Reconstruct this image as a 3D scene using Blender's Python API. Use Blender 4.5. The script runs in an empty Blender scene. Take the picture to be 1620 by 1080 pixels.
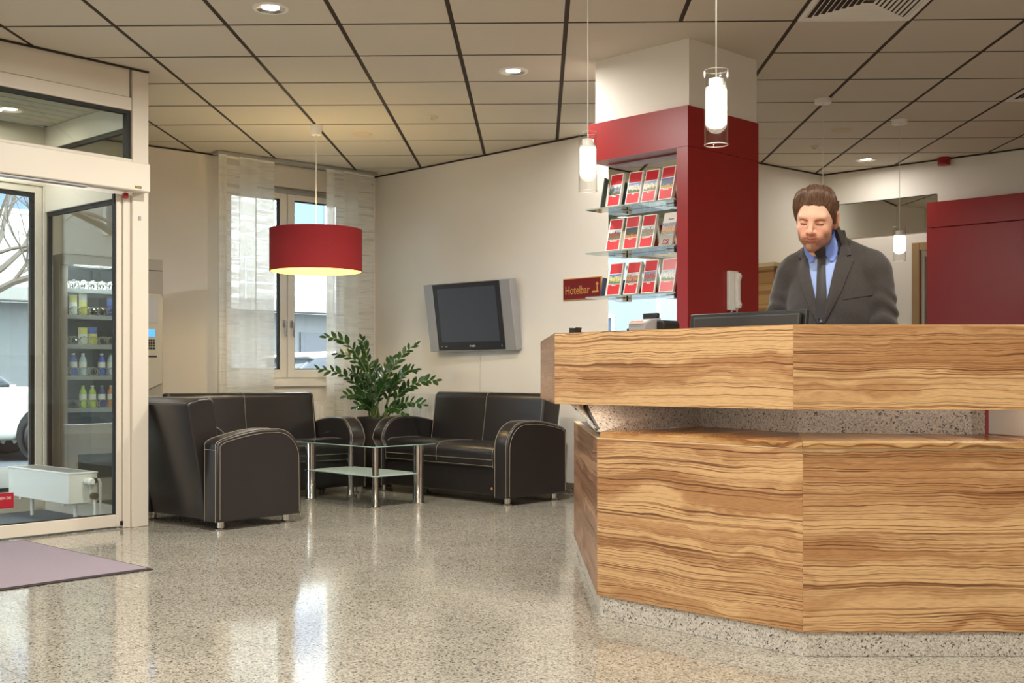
import bpy, bmesh, math, random
import numpy as np
from mathutils import Vector, Matrix
random.seed(7)
PI = math.pi
C = bpy.context.scene.collection
SC = bpy.context.scene
H = 2.90            # ceiling height
EYE = 0.96          # lens height
F = 1780.0          # focal length in pixels of a 1620 px wide frame
VH = 593.7          # horizon row

# ------------------------------------------------------------------ camera, world, exposure
cam = bpy.data.cameras.new('camera')
cam.sensor_width = 36.0
cam.lens = F / 1620 * 36.0
cam.shift_y = (VH - 540) / 1620
cam.clip_start = 0.05
camo = bpy.data.objects.new('camera', cam)
C.objects.link(camo)
camo.location = (0, 0, EYE)
camo.rotation_euler = (PI / 2, 0, 0)
SC.camera = camo
SC.view_settings.view_transform = 'Standard'
SC.view_settings.look = 'None'
SC.view_settings.gamma = 1
SC.view_settings.exposure = 0.15
SC.view_settings.use_curve_mapping = False
SC.cycles.transparent_max_bounces = 32
SC.cycles.max_bounces = 10
SC.cycles.diffuse_bounces = 5
W = bpy.data.worlds.new('overcast_sky')
SC.world = W
W.use_nodes = True
_n = W.node_tree.nodes
_n['Background'].inputs[0].default_value = (0.84, 0.91, 1.0, 1)
_n['Background'].inputs[1].default_value = 11.0

DOWN_W = 30.0        # watts of one recessed downlight
DOWN_COL = (1.0, 0.955, 0.885)


def lamp(name, kind, loc, power, col, size=0.1, parent=None, rot=(0, 0, 0), spread=None):
    l = bpy.data.lights.new(name, kind)
    l.energy = power
    l.color = col
    if kind == 'AREA':
        l.shape = 'DISK'
        l.size = size
        if spread:
            l.spread = spread
    else:
        l.shadow_soft_size = size
    o = bpy.data.objects.new(name, l)
    C.objects.link(o)
    o.location = loc
    o.rotation_euler = rot
    if parent:
        o.parent = parent
    return o


# ------------------------------------------------------------------ helpers
def px(u, v, d):
    """point seen at pixel (u, v) of the photograph, d metres deep"""
    return Vector(((u - 810) / F * d, d, EYE + (VH - v) / F * d))


def rot2(a):
    return Matrix.Rotation(a, 4, 'Z')


def frame(o, xdir):
    """matrix with origin o (x, y, z) and the x axis along xdir in plan"""
    a = math.atan2(xdir[1], xdir[0])
    return Matrix.Translation(Vector(o)) @ rot2(a)


class MB:
    """collects shapes of one mesh object"""
    def __init__(self):
        self.bm = bmesh.new()
        self.mi = 0

    def mat(self, i):
        self.mi = i
        return self

    def face(self, pts, smooth=False):
        vs = [self.bm.verts.new(p) for p in pts]
        f = self.bm.faces.new(vs)
        f.material_index = self.mi
        f.smooth = smooth
        return f

    def box(self, x0, x1, y0, y1, z0, z1, M=None, bevel=0, seg=2):
        ps = [(x0, y0, z0), (x1, y0, z0), (x1, y1, z0), (x0, y1, z0),
              (x0, y0, z1), (x1, y0, z1), (x1, y1, z1), (x0, y1, z1)]
        vs = [self.bm.verts.new(M @ Vector(p) if M else p) for p in ps]
        fs = []
        for q in ((3, 2, 1, 0), (4, 5, 6, 7), (0, 1, 5, 4), (1, 2, 6, 5), (2, 3, 7, 6), (3, 0, 4, 7)):
            f = self.bm.faces.new([vs[i] for i in q])
            f.material_index = self.mi
            fs.append(f)
        if bevel:
            es = list({e for f in fs for e in f.edges})
            r = bmesh.ops.bevel(self.bm, geom=es, offset=bevel, segments=seg, affect='EDGES', profile=0.5, clamp_overlap=True)
            for f in r['faces']:
                f.material_index = self.mi
                f.smooth = seg > 1
        return self

    def prism(self, poly, z0, z1, M=None, axis='z', bevel=0, seg=2, smooth=False):
        """poly: 2-D outline, extruded along axis ('z': xy plane, 'x': yz plane, 'y': xz plane)"""
        def mk(p, t):
            v = {'z': (p[0], p[1], t), 'x': (t, p[0], p[1]), 'y': (p[0], t, p[1])}[axis]
            return M @ Vector(v) if M else Vector(v)
        a = [self.bm.verts.new(mk(p, z0)) for p in poly]
        b = [self.bm.verts.new(mk(p, z1)) for p in poly]
        n = len(poly)
        caps = [self.bm.faces.new(a[::-1]), self.bm.faces.new(b)]
        sides = []
        for i in range(n):
            sides.append(self.bm.faces.new([a[i], a[(i + 1) % n], b[(i + 1) % n], b[i]]))
        for f in caps + sides:
            f.material_index = self.mi
        for f in sides:
            f.smooth = smooth
        bmesh.ops.recalc_face_normals(self.bm, faces=caps + sides)
        if bevel:
            es = list({e for f in caps for e in f.edges})
            r = bmesh.ops.bevel(self.bm, geom=es, offset=bevel, segments=seg, affect='EDGES', profile=0.5, clamp_overlap=True)
            for f in r['faces']:
                f.material_index = self.mi
                f.smooth = True
        return self

    def tube(self, p0, p1, r0, r1=None, n=16, cap=True, smooth=True):
        p0, p1 = Vector(p0), Vector(p1)
        r1 = r0 if r1 is None else r1
        ax = (p1 - p0).normalized()
        t = Vector((0, 0, 1)) if abs(ax.z) < 0.9 else Vector((1, 0, 0))
        e1 = ax.cross(t).normalized()
        e2 = ax.cross(e1)
        ra, rb = [], []
        for k in range(n):
            a = 2 * PI * k / n
            d = e1 * math.cos(a) + e2 * math.sin(a)
            ra.append(self.bm.verts.new(p0 + d * r0))
            rb.append(self.bm.verts.new(p1 + d * r1))
        fs = []
        for k in range(n):
            f = self.bm.faces.new([ra[k], ra[(k + 1) % n], rb[(k + 1) % n], rb[k]])
            f.smooth = smooth
            fs.append(f)
        if cap:
            fs.append(self.bm.faces.new(ra[::-1]))
            fs.append(self.bm.faces.new(rb))
        for f in fs:
            f.material_index = self.mi
        bmesh.ops.recalc_face_normals(self.bm, faces=fs)
        return self

    def path(self, pts, r, n=6, closed=False, taper=None):
        """round tube along a polyline"""
        pts = [Vector(p) for p in pts]
        rings = []
        m = len(pts)
        prev = None
        for i, p in enumerate(pts):
            if closed:
                tg = pts[(i + 1) % m] - pts[i - 1]
            else:
                tg = pts[min(i + 1, m - 1)] - pts[max(i - 1, 0)]
            tg.normalize()
            if prev is None:
                t = Vector((0, 0, 1)) if abs(tg.z) < 0.9 else Vector((1, 0, 0))
                e1 = tg.cross(t).normalized()
            else:
                e1 = (prev - tg * prev.dot(tg)).normalized()
            prev = e1
            e2 = tg.cross(e1)
            rr = r if taper is None else r + (taper - r) * i / (m - 1)
            rings.append([self.bm.verts.new(p + (e1 * math.cos(2 * PI * k / n) + e2 * math.sin(2 * PI * k / n)) * rr) for k in range(n)])
        fs = []
        for i in range(m if closed else m - 1):
            a, b = rings[i], rings[(i + 1) % m]
            for k in range(n):
                fs.append(self.bm.faces.new([a[k], a[(k + 1) % n], b[(k + 1) % n], b[k]]))
        if not closed:
            fs.append(self.bm.faces.new(rings[0][::-1]))
            fs.append(self.bm.faces.new(rings[-1]))
        for f in fs:
            f.smooth = True
            f.material_index = self.mi
        bmesh.ops.recalc_face_normals(self.bm, faces=fs)
        return self

    def lathe(self, prof, n=32, c=(0, 0, 0), smooth=True, close=False):
        """prof: list of (r, z), revolved about the z axis through c"""
        rings = []
        for r, z in prof:
            if r < 1e-6:
                rings.append([self.bm.verts.new((c[0], c[1], c[2] + z))])
            else:
                rings.append([self.bm.verts.new((c[0] + r * math.cos(2 * PI * k / n), c[1] + r * math.sin(2 * PI * k / n), c[2] + z)) for k in range(n)])
        fs = []
        m = len(rings)
        for i in range(m if close else m - 1):
            a, b = rings[i], rings[(i + 1) % m]
            for k in range(n):
                k2 = (k + 1) % n
                if len(a) == 1 and len(b) == 1:
                    continue
                if len(a) == 1:
                    fs.append(self.bm.faces.new([a[0], b[k2], b[k]]))
                elif len(b) == 1:
                    fs.append(self.bm.faces.new([a[k], a[k2], b[0]]))
                else:
                    fs.append(self.bm.faces.new([a[k], a[k2], b[k2], b[k]]))
        for f in fs:
            f.smooth = smooth
            f.material_index = self.mi
        bmesh.ops.recalc_face_normals(self.bm, faces=fs)
        return self

    def build(self, name, mats, parent=None, M=None, sharp=35):
        me = bpy.data.meshes.new(name)
        self.bm.normal_update()
        for e in self.bm.edges:
            if len(e.link_faces) == 2 and e.calc_face_angle(0) > math.radians(sharp):
                e.smooth = False
        self.bm.to_mesh(me)
        self.bm.free()
        for m in (mats if isinstance(mats, (list, tuple)) else [mats]):
            me.materials.append(m)
        o = bpy.data.objects.new(name, me)
        C.objects.link(o)
        if parent is not None:
            o.parent = parent
        if M is not None:
            o.matrix_basis = M
        return o


def tag(o, label, cat, group=None, kind=None):
    if label:
        o['label'] = label
    if cat:
        o['category'] = cat
    if group:
        o['group'] = group
    if kind:
        o['kind'] = kind
    return o


def thing(name, label, cat, M=None, group=None):
    o = bpy.data.objects.new(name, None)
    o.empty_display_size = 0.1
    C.objects.link(o)
    if M is not None:
        o.matrix_basis = M
    return tag(o, label, cat, group)


def structure(name, parent=None):
    o = bpy.data.objects.new(name, None)
    o.empty_display_size = 0.1
    C.objects.link(o)
    o['kind'] = 'structure'
    return o


def copy_part(o, parent, M=None):
    c = o.copy()
    C.objects.link(c)
    c.parent = parent
    if M is not None:
        c.matrix_basis = M
    return c


def copy_tree(o, label=None, M=None):
    r = o.copy()
    C.objects.link(r)
    if M is not None:
        r.matrix_basis = M
    if label:
        r['label'] = label
    for ch in list(o.children):
        c = copy_part(ch, r)
        for g in ch.children:
            copy_part(g, c)
    return r


def text_mesh(name, s, size, mat, parent, M, depth=0.0008, align='CENTER', shear=0):
    cu = bpy.data.curves.new(name, 'FONT')
    cu.body = s
    cu.size = size
    cu.extrude = depth
    cu.align_x = align
    cu.align_y = 'CENTER'
    cu.resolution_u = 3
    cu.shear = shear
    t = bpy.data.objects.new(name, cu)
    C.objects.link(t)
    dg = bpy.context.evaluated_depsgraph_get()
    me = bpy.data.meshes.new_from_object(t.evaluated_get(dg))
    bpy.data.objects.remove(t)
    me.materials.clear()
    me.materials.append(mat)
    o = bpy.data.objects.new(name, me)
    C.objects.link(o)
    o.parent = parent
    o.matrix_basis = M
    return o


# ------------------------------------------------------------------ materials
def srgb(r, g, b):
    f = lambda c: (c / 255 / 12.92) if c / 255 <= 0.04045 else ((c / 255 + 0.055) / 1.055) ** 2.4
    return (f(r), f(g), f(b), 1)


def new_mat(name):
    m = bpy.data.materials.new(name)
    m.use_nodes = True
    nt = m.node_tree
    return m, nt, nt.nodes['Principled BSDF'], nt.nodes, nt.links


def plain(name, col, rough=0.5, metal=0.0, noise=0.0, nscale=20.0, bump=0.0, bscale=200.0, emit=None, spec=0.5, coat=0.0, sheen=0.0):
    m, nt, b, N, L = new_mat(name)
    b.inputs['Base Color'].default_value = col
    b.inputs['Roughness'].default_value = rough
    b.inputs['Metallic'].default_value = metal
    b.inputs['Specular IOR Level'].default_value = spec
    b.inputs['Coat Weight'].default_value = coat
    b.inputs['Sheen Weight'].default_value = sheen
    if emit:
        b.inputs['Emission Color'].default_value = emit[0]
        b.inputs['Emission Strength'].default_value = emit[1]
    if noise or bump:
        g = N.new('ShaderNodeNewGeometry')
    if noise:
        t = N.new('ShaderNodeTexNoise')
        t.inputs['Scale'].default_value = nscale
        t.inputs['Detail'].default_value = 4
        L.new(g.outputs['Position'], t.inputs['Vector'])
        r = N.new('ShaderNodeMix')
        r.data_type = 'RGBA'
        k = 1 - noise
        r.inputs['A'].default_value = (col[0] * k, col[1] * k, col[2] * k, 1)
        k = 1 + noise
        r.inputs['B'].default_value = (min(1, col[0] * k), min(1, col[1] * k), min(1, col[2] * k), 1)
        L.new(t.outputs['Fac'], r.inputs['Factor'])
        L.new(r.outputs['Result'], b.inputs['Base Color'])
    if bump:
        t2 = N.new('ShaderNodeTexNoise')
        t2.inputs['Scale'].default_value = bscale
        t2.inputs['Detail'].default_value = 3
        L.new(g.outputs['Position'], t2.inputs['Vector'])
        bp = N.new('ShaderNodeBump')
        bp.inputs['Strength'].default_value = bump
        bp.inputs['Distance'].default_value = 0.002
        L.new(t2.outputs['Fac'], bp.inputs['Height'])
        L.new(bp.outputs['Normal'], b.inputs['Normal'])
    return m


def ramp(N, L, src, stops):
    r = N.new('ShaderNodeValToRGB')
    els = r.color_ramp.elements
    while len(els) < len(stops):
        els.new(0.5)
    for e, (p, c) in zip(els, stops):
        e.position = p
        e.color = c
    L.new(src, r.inputs['Fac'])
    return r


def glass_mat(name, tint=(1, 1, 1, 1), reflect=1.0, ior=1.45, rough=0.0):
    """thin sheet of glass: clear with Fresnel reflection"""
    m, nt, b, N, L = new_mat(name)
    N.remove(b)
    out = N['Material Output']
    tr = N.new('ShaderNodeBsdfTransparent')
    tr.inputs[0].default_value = tint
    gl = N.new('ShaderNodeBsdfGlossy')
    gl.inputs['Roughness'].default_value = rough
    lw = N.new('ShaderNodeLayerWeight')
    pw = N.new('ShaderNodeMath')
    pw.operation = 'POWER'
    pw.inputs[1].default_value = 5.0
    L.new(lw.outputs['Facing'], pw.inputs[0])
    f0 = ((ior - 1) / (ior + 1)) ** 2
    mu = N.new('ShaderNodeMath')
    mu.operation = 'MULTIPLY_ADD'
    mu.use_clamp = True
    mu.inputs[1].default_value = (1 - f0) * reflect
    mu.inputs[2].default_value = f0 * reflect
    L.new(pw.outputs[0], mu.inputs[0])
    mx = N.new('ShaderNodeMixShader')
    L.new(mu.outputs[0], mx.inputs[0])
    L.new(tr.outputs[0], mx.inputs[1])
    L.new(gl.outputs[0], mx.inputs[2])
    L.new(mx.outputs[0], out.inputs['Surface'])
    return m


def granite(name, light, mid, dark, scale=170.0, rough=0.1, spec=0.5, big=0.12):
    m, nt, b, N, L = new_mat(name)
    g = N.new('ShaderNodeNewGeometry')
    v = N.new('ShaderNodeTexVoronoi')
    v.inputs['Scale'].default_value = scale
    L.new(g.outputs['Position'], v.inputs['Vector'])
    sep = N.new('ShaderNodeSeparateColor')
    L.new(v.outputs['Color'], sep.inputs[0])
    n = N.new('ShaderNodeTexNoise')
    n.inputs['Scale'].default_value = scale * 0.45
    n.inputs['Detail'].default_value = 4
    L.new(g.outputs['Position'], n.inputs['Vector'])
    a = N.new('ShaderNodeMath')
    a.operation = 'MULTIPLY_ADD'
    a.inputs[1].default_value = 0.55
    L.new(sep.outputs[0], a.inputs[0])
    s = N.new('ShaderNodeMath')
    s.operation = 'MULTIPLY_ADD'
    s.inputs[1].default_value = 0.9
    s.inputs[2].default_value = -0.22
    L.new(n.outputs['Fac'], s.inputs[0])
    L.new(s.outputs[0], a.inputs[2])
    r = ramp(N, L, a.outputs[0], [(0.20, dark), (0.29, mid), (0.46, light), (0.75, mid), (0.9, light)])
    # broad clouding of the stone
    n2 = N.new('ShaderNodeTexNoise')
    n2.inputs['Scale'].default_value = 3.0
    n2.inputs['Detail'].default_value = 5
    L.new(g.outputs['Position'], n2.inputs['Vector'])
    mx = N.new('ShaderNodeMix')
    mx.data_type = 'RGBA'
    mx.blend_type = 'MULTIPLY'
    mx.inputs['Factor'].default_value = 1.0
    r2 = ramp(N, L, n2.outputs['Fac'], [(0.3, (1 - big, 1 - big, 1 - big * 1.2, 1)), (0.7, (1, 1, 1, 1))])
    L.new(r.outputs[0], mx.inputs['A'])
    L.new(r2.outputs[0], mx.inputs['B'])
    L.new(mx.outputs['Result'], b.inputs['Base Color'])
    b.inputs['Roughness'].default_value = rough
    b.inputs['Specular IOR Level'].default_value = spec
    return m


def zebrano(name, light, mid, dark, zs=56.0, xs=0.18, rough=0.3):
    """veneer with long dark wavy lines along the panel's own x axis"""
    m, nt, b, N, L = new_mat(name)
    tc = N.new('ShaderNodeTexCoord')
    oi = N.new('ShaderNodeObjectInfo')
    sp = N.new('ShaderNodeSeparateXYZ')
    L.new(tc.outputs['Object'], sp.inputs[0])
    sd = N.new('ShaderNodeMath')
    sd.operation = 'MULTIPLY'
    sd.inputs[1].default_value = 37.0
    L.new(oi.outputs['Random'], sd.inputs[0])

    def comb(xm, zm, zadd=None):
        c = N.new('ShaderNodeCombineXYZ')
        a = N.new('ShaderNodeMath'); a.operation = 'MULTIPLY'; a.inputs[1].default_value = xm
        L.new(sp.outputs[0], a.inputs[0]); L.new(a.outputs[0], c.inputs[0])
        L.new(sd.outputs[0], c.inputs[1])
        z = N.new('ShaderNodeMath'); z.operation = 'MULTIPLY'; z.inputs[1].default_value = zm
        L.new(sp.outputs[2], z.inputs[0])
        if zadd is not None:
            q = N.new('ShaderNodeMath'); q.operation = 'ADD'
            L.new(z.outputs[0], q.inputs[0]); L.new(zadd, q.inputs[1])
            L.new(q.outputs[0], c.inputs[2])
        else:
            L.new(z.outputs[0], c.inputs[2])
        return c.outputs[0]

    w = N.new('ShaderNodeTexNoise')
    w.inputs['Scale'].default_value = 1.0
    w.inputs['Detail'].default_value = 3.5
    w.inputs['Roughness'].default_value = 0.55
    L.new(comb(2.6, 5.5), w.inputs['Vector'])
    wm = N.new('ShaderNodeMath'); wm.operation = 'MULTIPLY'; wm.inputs[1].default_value = 3.0
    L.new(w.outputs['Fac'], wm.inputs[0])
    # thin growth lines
    n1 = N.new('ShaderNodeTexNoise')
    n1.inputs['Scale'].default_value = 1.0
    n1.inputs['Detail'].default_value = 2.0
    L.new(comb(xs, zs, wm.outputs[0]), n1.inputs['Vector'])
    wv = N.new('ShaderNodeMath'); wv.operation = 'PINGPONG'; wv.inputs[1].default_value = 0.085
    L.new(n1.outputs['Fac'], wv.inputs[0])
    wn = N.new('ShaderNodeMath'); wn.operation = 'DIVIDE'; wn.inputs[1].default_value = 0.085
    L.new(wv.outputs[0], wn.inputs[0])
    r1 = ramp(N, L, wn.outputs[0], [(0.0, dark), (0.13, mid), (0.42, light), (1.0, light)])
    # broad light and dark bands
    n2 = N.new('ShaderNodeTexNoise')
    n2.inputs['Scale'].default_value = 1.0
    n2.inputs['Detail'].default_value = 4
    L.new(comb(0.35, 11.0, wm.outputs[0]), n2.inputs['Vector'])
    r2 = ramp(N, L, n2.outputs['Fac'], [(0.40, mid), (0.54, (1, 1, 1, 1)), (0.70, (1, 1, 1, 1))])
    k = tuple(min(1.0, mid[i] / light[i] * 1.08) for i in range(3)) + (1,)
    r2.color_ramp.elements[0].color = k
    mx = N.new('ShaderNodeMix'); mx.data_type = 'RGBA'; mx.blend_type = 'MULTIPLY'
    mx.inputs['Factor'].default_value = 1.0
    L.new(r1.outputs[0], mx.inputs['A']); L.new(r2.outputs[0], mx.inputs['B'])
    # short pores
    n3 = N.new('ShaderNodeTexNoise')
    n3.inputs['Scale'].default_value = 1.0
    n3.inputs['Detail'].default_value = 2
    L.new(comb(28.0, 260.0), n3.inputs['Vector'])
    r3 = ramp(N, L, n3.outputs['Fac'], [(0.35, (0.86, 0.84, 0.80, 1)), (0.55, (1, 1, 1, 1))])
    m2 = N.new('ShaderNodeMix'); m2.data_type = 'RGBA'; m2.blend_type = 'MULTIPLY'
    m2.inputs['Factor'].default_value = 1.0
    L.new(mx.outputs['Result'], m2.inputs['A']); L.new(r3.outputs[0], m2.inputs['B'])
    L.new(m2.outputs['Result'], b.inputs['Base Color'])
    b.inputs['Roughness'].default_value = rough
    return m


MT = {}
MT['wall'] = plain('wall_paint', srgb(231, 225, 215), 0.75, noise=0.03, nscale=1.5, bump=0.06, bscale=120)
MT['tile'] = plain('ceiling_tile_white', srgb(209, 201, 186), 0.8, noise=0.02, nscale=3, bump=0.05, bscale=90)
MT['grid'] = plain('ceiling_grid_brown', srgb(52, 38, 24), 0.7)
MT['plaster'] = plain('ceiling_plaster', srgb(209, 201, 186), 0.8, noise=0.02, nscale=2)
MT['floor'] = granite('floor_granite', srgb(190, 184, 170), srgb(132, 126, 114), srgb(52, 48, 42), 150.0, 0.09)
MT['joint'] = plain('floor_joint', srgb(96, 88, 76), 0.6)
MT['granite'] = granite('counter_granite', srgb(232, 227, 217), srgb(178, 170, 160), srgb(70, 64, 60), 200.0, 0.3, big=0.06)
MT['base'] = granite('baseboard_granite', srgb(140, 130, 115), srgb(100, 92, 80), srgb(50, 44, 38), 170.0, 0.2)
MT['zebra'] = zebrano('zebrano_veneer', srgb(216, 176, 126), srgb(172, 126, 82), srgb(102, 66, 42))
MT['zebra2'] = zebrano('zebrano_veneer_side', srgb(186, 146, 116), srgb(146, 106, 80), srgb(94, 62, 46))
MT['slab'] = zebrano('zebrano_top', srgb(206, 168, 116), srgb(172, 128, 78), srgb(118, 78, 44), zs=20, rough=0.25)
MT['red'] = plain('red_lacquer', srgb(150, 24, 24), 0.32, noise=0.03, nscale=4)
MT['frame'] = plain('cream_aluminium', srgb(222, 213, 197), 0.4, noise=0.02, nscale=3)
MT['white'] = plain('white_plastic', srgb(236, 233, 226), 0.4)
MT['enamel'] = plain('radiator_enamel', srgb(232, 230, 222), 0.3)
MT['black'] = plain('black_plastic', srgb(28, 27, 27), 0.4)
MT['gasket'] = plain('black_gasket', srgb(30, 29, 28), 0.6)
MT['chrome'] = plain('chrome', srgb(215, 212, 205), 0.09, metal=1.0)
MT['alu'] = plain('brushed_aluminium', srgb(178, 178, 178), 0.35, metal=0.8)
MT['silver'] = plain('silver_plastic', srgb(168, 168, 170), 0.35, metal=0.35)
MT['mirror'] = plain('mirror_silver', srgb(232, 236, 230), 0.0, metal=1.0)
MT['glass'] = glass_mat('window_glass', (0.93, 0.96, 0.95, 1), 1.0)
MT['glassdim'] = glass_mat('tinted_glass', (0.74, 0.77, 0.73, 1), 1.3)
MT['glass2'] = glass_mat('clear_glass', (0.98, 0.985, 0.98, 1), 0.9)
MT['tglass'] = glass_mat('table_glass', (0.82, 0.90, 0.87, 1), 1.3, 1.5)
MT['leather'] = plain('black_leather', srgb(38, 34, 33), 0.29, noise=0.12, nscale=6, bump=0.2, bscale=260, spec=0.6)
MT['thread'] = plain('cream_thread', srgb(170, 158, 138), 0.7)
MT['gold'] = plain('gold_lettering', srgb(206, 158, 84), 0.4, metal=0.3)
MT['mat_fab'] = plain('mat_pile', srgb(142, 129, 137), 0.95, noise=0.22, nscale=160, bump=0.5, bscale=300)
MT['rubber'] = plain('mat_rubber', srgb(48, 42, 40), 0.8)

# ================================================================== THE ROOM
YAW = 0.0237                      # the ceiling grid is turned this much against the lens axis
C1 = Vector((-1.333, 10.985))     # corner of the window wall and the television wall
W1 = Vector((0.7538, 0.6571))     # direction of the window wall
V0 = Vector((-2.322, 7.19))       # inner corner post of the entrance vestibule
D1 = Vector((0.664, 0.7477))      # direction of the entrance front
S1 = Vector((-0.7477, 0.664))     # into the vestibule
C2 = Vector((3.0, 10.87))         # corner behind the receptionist
WA = Vector((-0.7723, -0.6353))   # from C2 along the wall behind the column
WB = Vector((0.733, -0.680))      # from C2 along the right wall


def isect(p, d, q, e):
    den = d.x * e.y - d.y * e.x
    t = ((q.x - p.x) * e.y - (q.y - p.y) * e.x) / den
    return p + d * t


def on_line(u, p, d):
    """point of the plan line p + t d that is seen in column u"""
    k = (u - 810) / F
    t = (k * p.y - p.x) / (d.x - k * d.y)
    return p + d * t


SIDE_P = V0 + S1 * 1.36
SIDE_END = isect(C1, W1, SIDE_P, Vector((-0.40, 0.917)))
TVD = Vector((0.7071, -0.7071))
TV_END = on_line(985, C1, TVD)
A_START = C2 + WA * 2.42
L_END = V0 - D1 * 4.6
B_END = C2 + WB * 3.6
ROOM = [C1, SIDE_END, SIDE_P, SIDE_P - D1 * 3.2, L_END, Vector((L_END.x, -3.6)), Vector((B_END.x, -3.6)), B_END, C2, A_START, TV_END]


def inside(p, poly):
    r = False
    for i in range(len(poly)):
        a, b = poly[i], poly[i - 1]
        if (a.y > p.y) != (b.y > p.y) and p.x < (b.x - a.x) * (p.y - a.y) / (b.y - a.y) + a.x:
            r = not r
    return r


def wall(name, p, q, z0, z1, thick, mat, parent=None, kind='structure'):
    """upright slab from p to q whose thickness lies to the right of p->q"""
    d = (q - p).normalized()
    n = Vector((d.y, -d.x))
    m = MB()
    pts = [p, q, q + n * thick, p + n * thick]
    m.prism([(v.x, v.y) for v in pts], z0, z1)
    o = m.build(name, mat, parent)
    if parent is None:
        o['kind'] = kind
    return o


# ---- floor: polished granite slabs laid diagonally
floor = structure('floor')
TS = 0.457
e1 = Vector((0.7193, 0.6947)); e2 = Vector((-0.6947, 0.7193))
anchor = Vector((-1.166, 4.49))
mb = MB()
mb.prism([(-9, -4), (7, -4), (7, 12), (-9, 12)], -0.12, -0.016)
mb.build('subfloor', MT['joint'], floor)
t = MB()
g = 0.0011
t.box(g, TS - g, g, TS - g, -0.016, 0.0)
tile0 = t.build('floor_tile', MT['floor'], floor)
rest = MB()
first = True
FM = [V0 - D1 * 0.0, V0, V0]
for a in range(-30, 30):
    for b in range(-30, 30):
        o = anchor + e1 * (a * TS) + e2 * (b * TS)
        c = o + (e1 + e2) * (TS / 2)
        cs = [o, o + e1 * TS, o + e2 * TS, o + (e1 + e2) * TS, c]
        if not any(inside(p, ROOM) for p in cs):
            continue
        vis = any(p.y > 3.2 and abs(p.x) < 0.47 * p.y for p in cs) and not (c.x > 1.35 and c.y > 3.9) and not (c.x > 0.6 and c.y > 4.5 + (0.7 - c.x) * 0.5 and c.y < 9.5)
        M = frame((o.x, o.y, 0), e1)
        if vis:
            if first:
                tile0.matrix_basis = M
                first = False
            else:
                copy_part(tile0, floor, M)
        else:
            rest.box(g, TS - g, g, TS - g, -0.016, 0.0, M)
ro = rest.build('floor_tile_field', MT['floor'], floor)
ro['kind'] = 'stuff'

# ---- ceiling: white tiles with dark recessed joints
ceiling = structure('ceiling')
mb = MB()
mb.prism([(-7, -3.8), (6.2, -3.8), (6.2, 12), (-7, 12)], H + 0.0035, H + 0.14)
mb.build('ceiling_void', MT['grid'], ceiling)
GX0, GW, GY0, GD = -2.356, 0.6268, 5.582, 0.6167
GM = rot2(-YAW)


def cell(i, j):
    p = GM @ Vector((GX0 + GW * i, GY0 + GD * j, H))
    return p


SPECIAL = {(6, 0), (9, 3), (4, 1), (5, 1), (4, 2), (5, 2)}
tb = MB()
tb.box(0.013, GW - 0.013, 0.0145, GD - 0.0145, 0, 0.018, bevel=0.0015, seg=1)
ct0 = tb.build('ceiling_tile', MT['tile'], ceiling)
first = True
field = MB()
for i in range(-8, 14):
    for j in range(-16, 11):
        if (i, j) in SPECIAL:
            continue
        q = [cell(i + a, j + b).xy for a in (0, .5, 1) for b in (0, .5, 1)]
        if not any(inside(p, ROOM) for p in q):
            continue
        M = Matrix.Translation(cell(i, j)) @ GM
        if j >= -1 and abs(cell(i + .5, j + .5).x) < 0.5 * cell(i, j + 1).y + .4:
            if first:
                ct0.matrix_basis = M
                first = False
            else:
                copy_part(ct0, ceiling, M)
        else:
            field.box(0.013, GW - 0.013, 0.0145, GD - 0.0145, 0, 0.018, M)
fo = field.build('ceiling_tile_field', MT['tile'], ceiling)
fo['kind'] = 'stuff'
pb = MB()
pb.box(0.013, 2 * GW - 0.013, 0.0145, 2 * GD - 0.0145, 0, 0.02)
pb.build('plaster_panel', MT['plaster'], ceiling, Matrix.Translation(cell(4, 1)) @ GM)

# ---- walls
wall('wall_back', TV_END, C1, 0, H + 0.02, 0.12, MT['wall'])
# window wall in pieces round the opening, local x runs back along it from C1
WX0, WX1, WZ0, WZ1 = -1.62, -0.27, 0.905, 2.69
ww = structure('wall_window')
LW = (SIDE_END - C1).length
MW = frame((C1.x, C1.y, 0), W1)
for nm, a, b, z0, z1 in (('wall_piece', -LW, WX0, 0, H + .02), ('wall_piece', WX1, 0.0, 0, H + .02), ('wall_piece', WX0, WX1, 0, WZ0), ('wall_piece', WX0, WX1, WZ1, H + .02)):
    m = MB()
    m.box(a, b, 0, 0.26, z0, z1)
    m.build(nm, MT['wall'], ww, MW)
wall('wall_side', SIDE_P, SIDE_END, 0, H + .02, 0.025, MT['wall'])
clad = wall('trim_6', SIDE_P, SIDE_END + (SIDE_END - SIDE_P).normalized() * .28, 0, 4.0, -0.02, plain('street_cladding', srgb(104, 106, 106), .7, noise=.12, nscale=6))
clad['kind'] = 'structure'
wall('wall_corridor', A_START, C2, 0, H + .02, -0.12, MT['wall'])
wall('wall_recess', TV_END, A_START, 0, H + .02, -0.1, MT['wall'])
wall('wall_left', L_END + Vector((0, 0)), Vector((L_END.x, -3.6)), 0, H + .02, 0.12, MT['wall'])
wall('wall_rear', Vector((L_END.x, -3.6)), Vector((B_END.x, -3.6)), 0, H + .02, 0.12, MT['wall'])
wall('wall_far_right', Vector((B_END.x, -3.6)), B_END, 0, H + .02, 0.12, MT['wall'])

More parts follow.
